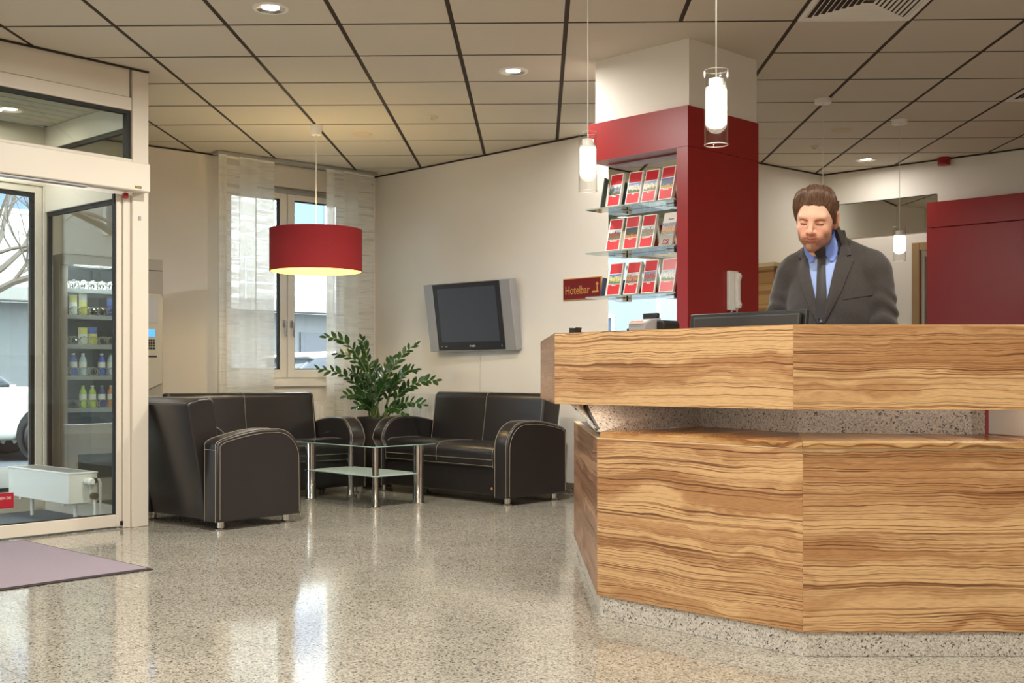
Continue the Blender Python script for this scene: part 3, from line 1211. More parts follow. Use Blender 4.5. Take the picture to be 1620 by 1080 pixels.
def bow(hx, hy, b, n=8, r=0.0):
    pts = []
    for sx, sy, ex, ey in ((-hx, -hy, hx, -hy), (hx, -hy, hx, hy), (hx, hy, -hx, hy), (-hx, hy, -hx, -hy)):
        for k in range(n):
            t = k / n
            x, y = sx + (ex - sx) * t, sy + (ey - sy) * t
            o = b * 4 * t * (1 - t)
            if sy == ey:
                y += o * (1 if sy > 0 else -1)
            pts.append((x, y))
    return pts


m = MB()
m.prism(bow(0.29, 0.50, 0.0), 0.444, 0.454, bevel=0.002, seg=1)
m.build('glass_top', MT['tglass'], tbl)
MT['frost'] = plain('frosted_glass', srgb(204, 210, 206), 0.35, spec=.6)
MT['frost'].node_tree.nodes['Principled BSDF'].inputs['Alpha'].default_value = 0.75
m = MB()
m.prism(bow(0.225, 0.435, 0.0), 0.226, 0.234, bevel=0.002, seg=1)
m.build('glass_shelf', MT['frost'], tbl)
MT['glassedge'] = plain('glass_edge_green', srgb(150, 176, 164), 0.15)
m = MB()
rect_frame(m, -.2905, .2905, 0, 1, 0, 1, .1) if False else None
for hx, hy, z in ((.2908, .5008, .449), (.2258, .4358, .230)):
    for a, b in (((-hx, -hy, z), (hx, -hy, z)), ((hx, -hy, z), (hx, hy, z)), ((hx, hy, z), (-hx, hy, z)), ((-hx, hy, z), (-hx, -hy, z))):
        m.tube(a, b, 0.0035, n=6)
m.build('glass_edge', MT['glassedge'], tbl)
for P_, rr in ((TA, .0235), (TB, .040), (TC, .0235), (TD, .040)):
    d = P_ - tc
    x, y = d.dot(tx), d.dot(ty)
    m = MB()
    m.lathe([(0, 0.0), (rr + .010, 0.0), (rr + .011, 0.008), (rr + .002, 0.012), (rr, 0.016), (rr, 0.4435), (0, 0.4435)], 32, c=(x, y, 0))
    m.build('leg', MT['chrome'], tbl)

# ---- television on its tilting wall bracket
tvc = px(741, 501, 9.83)
TILT = math.radians(8.5)
MTV = frame(tvc, Vector((0.7431, -0.6691))) @ Matrix.Rotation(TILT, 4, 'X')
tv = thing('television', 'grey flat-screen television tilted down on a bracket on the wall', 'television', MTV)
TW, TH = 1.045, 0.605
m = MB()
m.box(-TW / 2, TW / 2, 0.0, 0.085, -TH / 2, TH / 2, bevel=.006)
m.box(-TW / 2 + .12, TW / 2 - .12, 0.085, 0.10, -TH / 2 + .10, TH / 2 - .08, bevel=.01)
m.build('housing', MT['silver'], tv)
m = MB()
m.box(-.405, .405, -0.006, 0.0, -TH / 2 + .012, TH / 2 - .004, bevel=.002)
bz = m.build('bezel', plain('tv_bezel', srgb(46, 48, 54), .25), tv)
m = MB()
m.box(-.352, .352, -0.0068, -0.006, -TH / 2 + .085, TH / 2 - .045, bevel=0)
m.build('screen', plain('tv_screen', srgb(66, 73, 86), .25, spec=.6), tv)
text_mesh('brand_print', 'PHILIPS', 0.022, MT['white'], bz, Matrix.Translation((0.02, -0.0065, -TH / 2 + .045)) @ Matrix.Rotation(PI / 2, 4, 'X'), 0.0004)
m = MB()
for xx in (-.36, -.31, -.295, .37):
    m.tube((xx, -.0064, -TH / 2 + .045), (xx, -.0072, -TH / 2 + .045), .005, n=10)
m.build('controls', MT['silver'], bz)
wp = on_line(741, C1, TVD)
dist = abs((Vector((tvc.x, tvc.y)) - C1).dot(Vector((0.7071, 0.7071))))
m = MB()
inv = MTV.inverted()
m.box(-.22, .22, dist - .022, dist - .002, -.22, .22, bevel=.003)
m.box(-.20, -.14, 0.085, dist - .012, -.10, .10, bevel=.003)
m.box(.14, .20, 0.085, dist - .012, -.10, .10, bevel=.003)
br = m.build('bracket', MT['black'], tv)
br.matrix_basis = Matrix.Rotation(-TILT, 4, 'X') @ rot2(math.atan2(-.7071, .7071) - math.atan2(-.6691, .7431))

# ---- sign on the television wall
sp_ = on_line(922.2, C1, TVD)
MS = frame((sp_.x, sp_.y, EYE + (VH - 456.5) / F * sp_.y), TVD)
sg = thing('wall_sign', 'dark red sign with gold lettering and arrow, left of the column', 'sign', MS)
MT['signred'] = plain('sign_dark_red', srgb(112, 14, 20), 0.5)
m = MB()
m.box(-.205, .205, -.014, -.001, -.088, .088, bevel=.002, seg=1)
m.build('sign_frame', MT['gold'], sg)
m = MB()
m.box(-.198, .198, -.017, -.014, -.081, .081)
m.build('sign_panel', MT['signred'], sg)
RX = Matrix.Rotation(PI / 2, 4, 'X')
text_mesh('lettering', 'Hotelbar', 0.096, MT['gold'], sg, Matrix.Translation((-.046, -.0176, -.012)) @ RX @ Matrix.Scale(0.76, 4, (1, 0, 0)), 0.0006)
m = MB()
m.box(.115, .178, -.0185, -.0172, -.038, -.024)
m.box(.160, .172, -.0185, -.0172, -.024, .030)
m.prism([(.146, .026), (.166, .048), (.186, .026)], -.0185, -.0172, axis='y')
m.build('arrow', MT['gold'], sg)


# ---- radiators
def panel_radiator(label, M, w, z0, z1, d=.075):
    r = thing('panel_radiator', label, 'radiator', M)
    m = MB()
    m.box(0, w, -d - .03, -.03, z0, z1, bevel=.008)
    m.build('panel', MT['enamel'], r)
    n = int(w / .04)
    m = MB()
    for k in range(n):
        x = .02 + k * .04
        m.box(x, x + .022, -d - .0345, -d - .0302, z0 + .03, z1 - .03, bevel=.002, seg=1)
    m.build('ribs', MT['enamel'], r)
    m = MB()
    for x in (.1, w - .1):
        m.box(x - .02, x + .02, -.03, -.002, z0 + .05, z1 - .05)
    m.build('bracket', MT['white'], r)
    m = MB()
    for x in (.05, .09):
        m.tube((x, -.06, 0.0), (x, -.06, z0 + .01), .009, n=10)
    m.build('pipes', MT['white'], r)
    return r


p = on_line(612, C1, TVD)
panel_radiator('cream panel radiator on the wall between plant and television', frame((p.x, p.y, 0), TVD), 0.95, .16, .80)
panel_radiator('white panel radiator beneath the curtained window', MW @ Matrix.Translation((-1.40, -.002, 0)), 1.0, .16, .72)

# convector inside the vestibule
cv = thing('convector_radiator', 'low white convector radiator inside the glazed vestibule', 'radiator', ME)
m = MB()
m.box(-.374, -.175, .32, 1.16, .142, .335, bevel=.006)
bd = m.build('casing', MT['enamel'], cv)
m = MB()
m.box(-.378, -.172, .316, 1.164, .330, .340, bevel=.003, seg=1)
m.build('top_grille', MT['white'], cv)
m = MB()
for k in range(20):
    m.box(-.35, -.20, .36 + k * .038, .385 + k * .038, .3402, .3412)
m.build('grille_slots', MT['silver'], cv)
for y in (.42, 1.02):
    m = MB()
    m.box(-.36, -.19, y - .012, y + .012, .128, .142)
    m.tube((-.275, y, .0095), (-.275, y, .13), .012, n=12)
    m.build('leg', MT['white'], cv)
m = MB()
m.tube((-.255, .318, .285), (-.255, .255, .285), .021, .024, n=16)
m.tube((-.255, .255, .285), (-.255, .235, .285), .024, .017, n=16)
m.build('thermostat_knob', MT['white'], cv)
m = MB()
m.tube((-.21, .318, .285), (-.21, .285, .285), .018, n=12)
m.tube((-.21, .318, .185), (-.21, .285, .185), .022, n=12)
m.build('valve', plain('brass_valve', srgb(108, 92, 62), .4, metal=.6), cv)
m = MB()
m.path([(-.21, .30, .285), (-.175, .30, .288), (-.168, .30, .27), (-.168, .30, .0095)], .009, n=10)
m.path([(-.21, .30, .185), (-.205, .30, .15), (-.205, .30, .0095)], .009, n=10)
m.build('pipes', MT['white'], cv)

# ---- entrance mat
e_a = px(243, 901, F * EYE / (901 - VH)); e_b = px(46, 855.5, F * EYE / (855.5 - VH)); e_c = px(0, 935, F * EYE / (935 - VH))
mx = Vector((e_a.x - e_c.x, e_a.y - e_c.y)).normalized()
wdt = (Vector((e_b.x, e_b.y)) - Vector((e_a.x, e_a.y))).length
MM = frame((e_a.x, e_a.y, 0), mx)
mt = thing('entrance_mat', 'grey-violet entrance mat with a black rubber border by the door', 'mat', MM)
m = MB()
m.box(-2.4, 0, 0, wdt, 0.0004, .006, bevel=.002, seg=1)
m.build('rubber_border', MT['rubber'], mt)
m = MB()
m.box(-2.375, -.022, .022, wdt - .022, .006, .011, bevel=.002, seg=1)
m.build('pile', MT['mat_fab'], mt)


# ---- sheer panel curtains
def sheer(name, a, b, sc):
    m, nt, bs, N, L = new_mat(name)
    N.remove(bs)
    out = N['Material Output']
    tcn = N.new('ShaderNodeTexCoord')
    sp = N.new('ShaderNodeSeparateXYZ')
    L.new(tcn.outputs['Object'], sp.inputs[0])
    cb = N.new('ShaderNodeCombineXYZ')
    for i, k in ((0, 1.5), (2, sc)):
        q = N.new('ShaderNodeMath'); q.operation = 'MULTIPLY'; q.inputs[1].default_value = k
        L.new(sp.outputs[i], q.inputs[0]); L.new(q.outputs[0], cb.inputs[i])
    oi = N.new('ShaderNodeObjectInfo')
    q = N.new('ShaderNodeMath'); q.operation = 'MULTIPLY'; q.inputs[1].default_value = 20
    L.new(oi.outputs['Random'], q.inputs[0]); L.new(q.outputs[0], cb.inputs[1])
    n = N.new('ShaderNodeTexNoise'); n.inputs['Scale'].default_value = 1; n.inputs['Detail'].default_value = 3
    L.new(cb.outputs[0], n.inputs['Vector'])
    r = ramp(N, L, n.outputs['Fac'], [(0.40, (a, a, a, 1)), (0.46, (b, b, b, 1)), (0.56, (a * .5 + b * .5,) * 3 + (1,)), (0.60, (b, b, b, 1))])
    df = N.new('ShaderNodeBsdfDiffuse'); df.inputs[0].default_value = srgb(240, 238, 230)
    tl = N.new('ShaderNodeBsdfTranslucent'); tl.inputs[0].default_value = srgb(244, 243, 236)
    tr = N.new('ShaderNodeBsdfTransparent')
    m1 = N.new('ShaderNodeMixShader'); m1.inputs[0].default_value = .5
    L.new(df.outputs[0], m1.inputs[1]); L.new(tl.outputs[0], m1.inputs[2])
    m2 = N.new('ShaderNodeMixShader')
    L.new(r.outputs[0], m2.inputs[0]); L.new(tr.outputs[0], m2.inputs[1]); L.new(m1.outputs[0], m2.inputs[2])
    L.new(m2.outputs[0], out.inputs['Surface'])
    return m


SH = [sheer('sheer_fine', .58, .84, 26), sheer('sheer_plain', .70, .80, 10), sheer('sheer_dense', .82, .93, 30)]
wuv = lambda u, off: (on_line(u, C1 - Vector((-W1.y, W1.x)) * off, W1) - (C1 - Vector((-W1.y, W1.x)) * off)).dot(W1)
rail = thing('curtain_rail', 'slim aluminium curtain rail under the ceiling before the window', 'curtain rail', MW)
xa, xb = wuv(341, .16), wuv(593, .16)
m = MB()
m.box(xa, min(xb, -.07), -.205, -.10, H - .03, H - .004, bevel=.003, seg=1)
m.build('rail_profile', MT['alu'], rail)
ST = [(346, 359, 2, .19, 'leftmost'), (357, 380, 0, .155, 'second'), (379, 406, 1, .185, 'third'), (404, 434, 0, .155, 'fourth'),
      (516, 529, 2, .19, 'fifth'), (527, 546, 0, .155, 'sixth'), (544, 567, 1, .185, 'seventh'), (565, 592, 0, .155, 'rightmost')]
for k, (ua, ub, mi, off, w) in enumerate(ST):
    x0, x1 = wuv(ua, off), wuv(ub, off)
    x1 = min(x1, -.09)
    cm = (x0 + x1) / 2
    M = MW @ Matrix.Translation((cm, -off, 0))
    r = thing('panel_curtain', 'white sheer panel curtain, %s of the eight strips %s' % (w, 'at the left of the window' if k < 4 else 'behind the plant'), 'curtain', M, 'sheer panel curtains')
    m = MB()
    hw = (x1 - x0) / 2
    n = 6
    vs = []
    for z in (0.24, 1.5, 2.866):
        vs.append([m.bm.verts.new((-hw + 2 * hw * i / n, .004 * math.sin(i * 1.3 + k), z)) for i in range(n + 1)])
    for a in range(2):
        for i in range(n):
            f = m.bm.faces.new([vs[a][i], vs[a][i + 1], vs[a + 1][i + 1], vs[a + 1][i]]); f.smooth = True
    m.build('fabric', SH[mi], r)
    m = MB()
    m.box(-hw, hw, -.004, .008, 2.855, 2.8705)
    m.build('top_batten', MT['white'], r)
    m = MB()
    m.box(-hw, hw, -.004, .007, .232, .246)
    m.build('bottom_batten', MT['white'], r)

# ================================================================== RECEPTION COUNTER
K1 = Vector((0.990, 3.83)); K0 = Vector((0.338, 4.478)); KB = Vector((0.338, 6.14)); KR = Vector((3.1, 3.83))
U1 = Vector((0.9575, 3.83)); U0 = Vector((0.1745, 4.636)); UB = Vector((0.147, 5.81)); UR = Vector((3.1, 3.83))
desk = thing('reception_counter', 'angular reception counter in striped zebrano veneer with a granite plinth and niche', 'counter')


def veneer(name, parent, p, q, z0, z1, mat, th=0.018, out=None):
    """upright panel with outer face from p to q, own x axis along it, thickness behind"""
    d = q - p
    L = d.length
    M = frame((p.x, p.y, z0), d)
    m = MB()
    m.box(0.0006, L - 0.0006, 0, th, 0, z1 - z0, bevel=0.0012, seg=1)
    return m.build(name, mat, parent, M)


def inset(path, k):
    """offset an open plan polyline to its left by k"""
    out = []
    for i in range(len(path)):
        a = (path[i] - path[i - 1]).normalized() if i > 0 else None
        b = (path[i + 1] - path[i]).normalized() if i < len(path) - 1 else None
        na = Vector((-a.y, a.x)) if a else None
        nb = Vector((-b.y, b.x)) if b else None
        if na is None:
            out.append(path[i] + nb * k)
        elif nb is None:
            out.append(path[i] + na * k)
        else:
            s = (na + nb)
            out.append(path[i] + s * (k / (1 + na.dot(nb))))
    return out


def band(name, parent, path, k0, k1, z0, z1, mat, bevel=0):
    a, b = inset(path, k0), inset(path, k1)
    m = MB()
    m.prism([(v.x, v.y) for v in a + b[::-1]], z0, z1, bevel=bevel, seg=1)
    return m.build(name, mat, parent)


LOW = [KB, K0, K1, KR]
UP = [UB, U0, U1, UR]
PZ, DZ, SZ = 0.086, 0.708, 0.734
B0, B1 = 0.843, 1.134
# plinth of granite slabs
LI = inset(LOW, 0.014)
for i in range(3):
    veneer('plinth_slab', desk, LI[i], LI[i + 1], 0.0, PZ - .001, MT['granite'], th=.02)
# carcass behind the panels
band('carcass', desk, LOW, 0.036, 0.40, 0.0005, DZ, MT['black'])
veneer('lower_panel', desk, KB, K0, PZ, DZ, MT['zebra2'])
veneer('lower_panel', desk, K0, K1, PZ, DZ, MT['zebra'])
veneer('lower_panel', desk, K1, KR, PZ, DZ, MT['zebra'])
band('panel_edge', desk, LOW, -0.0005, 0.03, DZ, DZ + .003, plain('pale_edge', srgb(226, 200, 160), .4))
# the ledge: three pieces
G0 = Vector((0.352, 4.500)); Gb = Vector((0.835, 5.0)); Gc = Vector((1.129, 4.445)); Gd = Vector((1.76, 4.30)); Ge = Vector((3.1, 4.30))
top = inset(LOW, -0.006)


def ledge(pts, org, xd):
    M = frame((org.x, org.y, DZ + .003), xd)
    inv = M.inverted()
    m = MB()
    m.prism([((inv @ Vector((p.x, p.y, 0)))[0], (inv @ Vector((p.x, p.y, 0)))[1]) for p in pts], 0, SZ - DZ - .003, bevel=.002, seg=1)
    return m.build('ledge_top', MT['slab'], desk, M)


ledge([top[1] + Vector((0.02, .02)), top[2] - Vector((.0005, 0)), Gc - Vector((.0005, 0)), Gb], top[1], top[2] - top[1])
ledge([top[2] + Vector((.0005, 0)), top[3], Ge, Gd, Gc + Vector((.0005, 0))], top[2], top[3] - top[2])
# granite wall of the niche, leaning end piece included
def granite_slab(p, q, ptop, qtop, z0, z1, th=.02):
    m = MB()
    d = (q - p).normalized()
    n = Vector((-d.y, d.x)) * th
    A = [(p.x, p.y, z0), (q.x, q.y, z0), (qtop.x, qtop.y, z1), (ptop.x, ptop.y, z1)]
    Bk = [(v[0] + n.x, v[1] + n.y, v[2]) for v in A]
    va = [m.bm.verts.new(v) for v in A]; vb = [m.bm.verts.new(v) for v in Bk]
    m.bm.faces.new(va); m.bm.faces.new(vb[::-1])
    for i in range(4):
        m.bm.faces.new([va[i], vb[i], vb[(i + 1) % 4], va[(i + 1) % 4]])
    bmesh.ops.recalc_face_normals(m.bm, faces=m.bm.faces[:])
    return m.build('niche_slab', MT['granite'], desk)


nz0, nz1 = SZ + .0005, B0 - .001
granite_slab(G0, Gb, Vector((.252, 4.59)), Gb, nz0, nz1)
gm = Gb + (Gc - Gb) * .55
granite_slab(Gb + (gm - Gb) * .003, gm, Gb + (gm - Gb) * .003, gm - (gm - Gb) * .002, nz0, nz1)
granite_slab(gm, Gc, gm, Gc, nz0, nz1)
granite_slab(Gc, Gd, Gc, Gd, nz0, nz1)
granite_slab(Gd, Gd + Vector((.06, .03)), Gd, Gd + Vector((.06, .03)), nz0, nz1)
m = MB()
m.prism([(1.83, 4.32), (1.905, 3.98), (3.1, 3.98), (3.1, 4.32)], SZ + .0005, B0 - .002, bevel=.003, seg=1)
m.build('white_block', MT['white'], desk)
# light strip under the overhang
LEDM = emit_mat('led_strip', (1.0, .94, .84, 1), 17)
for a, b in ((ub0, ub1) for ub0, ub1 in zip(inset(UP, .09)[1:], inset(UP, .09)[2:])):
    d_ = (b - a).normalized()
    m = MB()
    m.tube((a.x + d_.x * .12, a.y + d_.y * .12, B0 + .009), (b.x - d_.x * .06, b.y - d_.y * .06, B0 + .009), .005, n=8)
    m.build('light_strip', LEDM, desk)
# dark steel bracket under the overhang
m = MB()
m.path([(0.30, 4.60, .838), (.315, 4.565, .80), (.345, 4.515, SZ + .004)], .010, n=6)
m.build('bracket', MT['black'], desk)
# upper box
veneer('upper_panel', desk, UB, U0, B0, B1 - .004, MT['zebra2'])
veneer('upper_panel', desk, U0, U1, B0, B1 - .004, MT['zebra'])
veneer('upper_panel', desk, U1, UR, B0, B1 - .004, MT['zebra'])
band('counter_top', desk, UP, 0.001, 0.36, B1 - .0035, B1, MT['slab'])
band('box_bottom', desk, UP, 0.0185, 0.36, B0 + .016, B0 + .032, MT['slab'])
band('box_back', desk, UP, 0.34, 0.36, B0 + .0325, B1 - .004, MT['slab'])
# inner worktop behind the box
m = MB()
ub = inset(UP, .365)
gi = [Gb + Vector((.05, .09)), Gc + Vector((.05, .08)), Gd + Vector((.06, .08)), Vector((3.1, 4.40))]
m.prism([(v.x, v.y) for v in (ub[1], ub[2], ub[3], gi[3], gi[2], gi[1], gi[0])], B0, B0 + .022, bevel=.002, seg=1)
m.build('inner_worktop', MT['slab'], desk)
WT = B0 + .022

# ---- monitor seen from behind
ml, mr_ = Vector((0.739, 4.70)), Vector((1.123, 4.31))
md = (mr_ - ml)
mc = (ml + mr_) / 2
MMo = frame((mc.x, mc.y, WT), md)
mo = thing('computer_monitor', 'black computer monitor seen from behind, rising over the counter edge', 'monitor', MMo)
hw = md.length / 2
RXm = Matrix.Translation((0, 0, .352)) @ Matrix.Rotation(math.radians(-7), 4, 'X') @ Matrix.Translation((0, 0, -.352))
m = MB()
m.box(-hw, hw, 0.012, 0.034, 0.03, .352, bevel=.004)
m.build('screen_frame', MT['black'], mo, RXm)
m = MB()
m.prism([(-hw + .06, .05), (hw - .03, .05), (hw - .014, .335), (-hw + .03, .335)], -0.012, 0.012, axis='y', bevel=.008)
m.build('rear_shell', plain('monitor_shell', srgb(40, 37, 34), .5), mo, RXm)
m = MB()
m.box(-hw + .012, hw - .012, 0.0345, 0.0355, 0.05, .338)
m.build('screen', plain('monitor_screen', srgb(150, 170, 200), .3, emit=((.6, .7, .9, 1), .6)), mo, RXm)
m = MB()
m.box(-.03, .03, -.045, -.014, .01, .20, bevel=.004)
m.prism([(-.11, -.09), (.11, -.09), (.09, .07), (-.09, .07)], 0.0, .012, bevel=.003)
m.build('stand', MT['black'], mo)

# ---- card terminal group on the counter top
def at_top(u, d):
    return Vector(((u - 810) / F * d, d, B1))


UPD = (U1 - U0).normalized()
o = at_top(1020, 4.42)
pr = thing('card_terminal', 'grey and white card terminal on the counter below the brochure shelves', 'terminal', frame(o, UPD))
m = MB()
m.prism([(-.05, 0), (.05, 0), (.05, .052), (-.01, .046), (-.05, .030)], -.042, .042, M=rot2(PI / 2) if False else None, axis='x', bevel=.004)
m.build('body', MT['silver'], pr)
m = MB()
m.box(-.034, .034, -.046, -.012, .040, .046, Matrix.Rotation(math.radians(14), 4, 'X'))
m.build('keypad', MT['white'], pr)
m = MB()
for c, k in enumerate((0, 1, 2)):
    m.box(-.030 + .021 * k, -.014 + .021 * k, -.044, -.030, .0462, .048, Matrix.Rotation(math.radians(14), 4, 'X'))
m.build('keys', plain('key_red', srgb(200, 70, 50), .5), pr)
m = MB()
m.box(-.036, .036, .03, .05, .045, .072, bevel=.004)
m.build('display_hood', MT['black'], pr)
o = at_top(1052, 4.44)
m = MB()
m.prism([(-.035, 0), (.035, 0), (.036, .030), (.026, .042), (-.026, .042), (-.036, .030)], -.05, .05, axis='y', bevel=.005)
q = m.build('card_reader', MT['black'], None, frame(o, UPD))
tag(q, 'rounded black card reader right of the grey terminal on the counter', 'card reader')
o = at_top(1000, 4.44)
m = MB()
m.box(-.012, .012, -.02, .02, 0, .012, bevel=.003)
q = m.build('stapler_pad', MT['black'], None, frame(o, UPD))
tag(q, 'tiny flat black pad left of the card terminal on the counter', 'pad')
o = at_top(910, 4.72)
m = MB()
m.prism([(-.02, 0), (.02, 0), (.017, .014), (.021, .026), (-.021, .026), (-.016, .014)], -.02, .02, axis='y', bevel=.003)
q = m.build('counter_bell', MT['black'], None, frame(o, UPD))
tag(q, 'small dark object standing alone near the left end of the counter', 'desk item')

# ---- intercom handset on the column
hp = on_line(1156.5, RF, rd)
MHs = frame((hp.x, hp.y, EYE + (VH - 460) / F * hp.y), rd)
hs = thing('intercom_handset', 'white intercom handset with a coiled cord on the red column', 'intercom', MHs)
m = MB()
m.box(-.047, .047, -.024, -.0005, -.118, .118, bevel=.006)
m.build('base_plate', MT['white'], hs)
m = MB()
m.prism([(-.026, -.105), (-.026, .105), (-.05, .105), (-.058, .085), (-.047, .055), (-.047, -.055), (-.058, -.085), (-.05, -.105)], .0, .036, axis='x', bevel=.008, smooth=True)
m.build('receiver', MT['white'], hs)
m = MB()
pts = []
for k in range(90):
    t = k / 89
    a = t * 2 * PI * 9
    cx, cz = .02 * math.sin(t * PI), -.118 - .11 * math.sin(t * PI)
    pts.append((cx - .02 + .04 * t + .008 * math.cos(a), -.02 + .008 * math.sin(a), cz))
m.path(pts, .0028, n=5)
m.build('cord', MT['white'], hs)

# ================================================================== BROCHURE SHELVES
SZS = (1.985, 1.716, 1.4445)
MF = frame((RF.x, RF.y, 0), -fd)        # x runs right along the face (negative to the left), y into the column
MT['bred'] = plain('brochure_red', srgb(196, 24, 36), .35)
MT['paper'] = plain('paper_white', srgb(240, 236, 228), .6)
MT['shelfglass'] = glass_mat('shelf_glass', (.80, .90, .86, 1), 1.4, 1.5)
for n_, z in zip(('top', 'middle', 'bottom'), SZS):
    sh = thing('glass_shelf', '%s one of the three glass shelves of brochures in the column niche' % n_, 'shelf', MF @ Matrix.Translation((0, 0, z)), 'glass brochure shelves')
    m = MB()
    m.box(-NW - .012, -st - .002, -.012, .138, -.008, 0.0, bevel=.001, seg=1)
    m.build('glass_plate', MT['shelfglass'], sh)
    m = MB()
    m.box(-NW - .0122, -st - .002, -.0132, -.0121, -.0078, -.0004)
    m.box(-NW - .0135, -NW - .0121, -.0132, .138, -.0078, -.0004)
    m.build('plate_edge', plain('shelf_edge', srgb(150, 168, 158), .15) if 'shelf_edge' not in bpy.data.materials else bpy.data.materials['shelf_edge'], sh)
    for x in (-NW + .16, -st - .12):
        m = MB()
        m.box(x - .03, x + .03, .10, .1385, -.030, -.0085, bevel=.002, seg=1)
        m.build('clamp', MT['chrome'], sh)


def photo_mat(name, sky, mid, low, sc):
    """printed picture: sky over a blotchy skyline over ground"""
    m, nt, b, N, L = new_mat(name)
    tcn = N.new('ShaderNodeTexCoord')
    sp = N.new('ShaderNodeSeparateXYZ'); L.new(tcn.outputs['Object'], sp.inputs[0])
    n = N.new('ShaderNodeTexNoise'); n.inputs['Scale'].default_value = sc; n.inputs['Detail'].default_value = 3
    L.new(tcn.outputs['Object'], n.inputs['Vector'])
    a = N.new('ShaderNodeMath'); a.operation = 'MULTIPLY_ADD'; a.inputs[1].default_value = .06
    L.new(n.outputs['Fac'], a.inputs[0]); L.new(sp.outputs[2], a.inputs[2])
    mr = N.new('ShaderNodeMapRange'); mr.inputs['From Min'].default_value = .098; mr.inputs['From Max'].default_value = .172
    L.new(a.outputs[0], mr.inputs['Value'])
    r = ramp(N, L, mr.outputs[0], [(0.0, low), (0.22, low), (0.30, mid), (0.62, mid), (0.70, sky), (1.0, sky)])
    mxn = N.new('ShaderNodeMix'); mxn.data_type = 'RGBA'; mxn.blend_type = 'MULTIPLY'; mxn.inputs['Factor'].default_value = 1
    n2 = N.new('ShaderNodeTexNoise'); n2.inputs['Scale'].default_value = sc * 2.2; n2.inputs['Detail'].default_value = 2
    L.new(tcn.outputs['Object'], n2.inputs['Vector'])
    r2 = ramp(N, L, n2.outputs['Fac'], [(.35, (.45, .42, .4, 1)), (.6, (1, 1, 1, 1))])
    L.new(r.outputs[0], mxn.inputs['A']); L.new(r2.outputs[0], mxn.inputs['B'])
    L.new(mxn.outputs['Result'], b.inputs['Base Color'])
    b.inputs['Roughness'].default_value = .35
    return m


blue, pale, dusk = srgb(120, 160, 215), srgb(205, 215, 225), srgb(88, 104, 150)
PM = [photo_mat('print_shore', pale, srgb(120, 130, 135), srgb(90, 100, 80), 40), photo_mat('print_palace', blue, srgb(210, 205, 190), srgb(74, 104, 52), 60),
      photo_mat('print_park', srgb(150, 180, 220), srgb(216, 208, 180), srgb(110, 118, 62), 50), photo_mat('print_towers', srgb(70, 84, 140), srgb(80, 90, 128), srgb(190, 160, 50), 80),
      photo_mat('print_brickhouse', pale, srgb(140, 70, 52), srgb(120, 104, 84), 55), photo_mat('print_night', srgb(28, 34, 62), srgb(60, 50, 50), srgb(206, 130, 36), 70),
      photo_mat('print_street', pale, srgb(150, 128, 112), srgb(150, 140, 130), 75), photo_mat('print_terrace', srgb(166, 186, 214), srgb(206, 150, 104), srgb(150, 140, 128), 60),
      photo_mat('print_domes', srgb(96, 140, 206), srgb(214, 206, 140), srgb(120, 130, 100), 65), photo_mat('print_oldtown', pale, srgb(190, 130, 92), srgb(120, 100, 90), 70),
      photo_mat('print_redhotel', srgb(140, 164, 200), srgb(176, 90, 84), srgb(130, 128, 130), 60), photo_mat('print_garden', srgb(170, 196, 226), srgb(214, 216, 206), srgb(86, 116, 60), 60)]
PICS = ['a pale shoreline', 'a white palace', 'a park house', 'blue towers', 'a brick house', 'a city by night', 'a busy street', 'orange terraces', 'yellow domes', 'old town houses', 'a red hotel', 'a garden villa']
US = [(968, 997, 1021, 1050), (966, 992.5, 1019, 1050), (966, 994.5, 1022, 1050)]
BW, BH = .100, .205


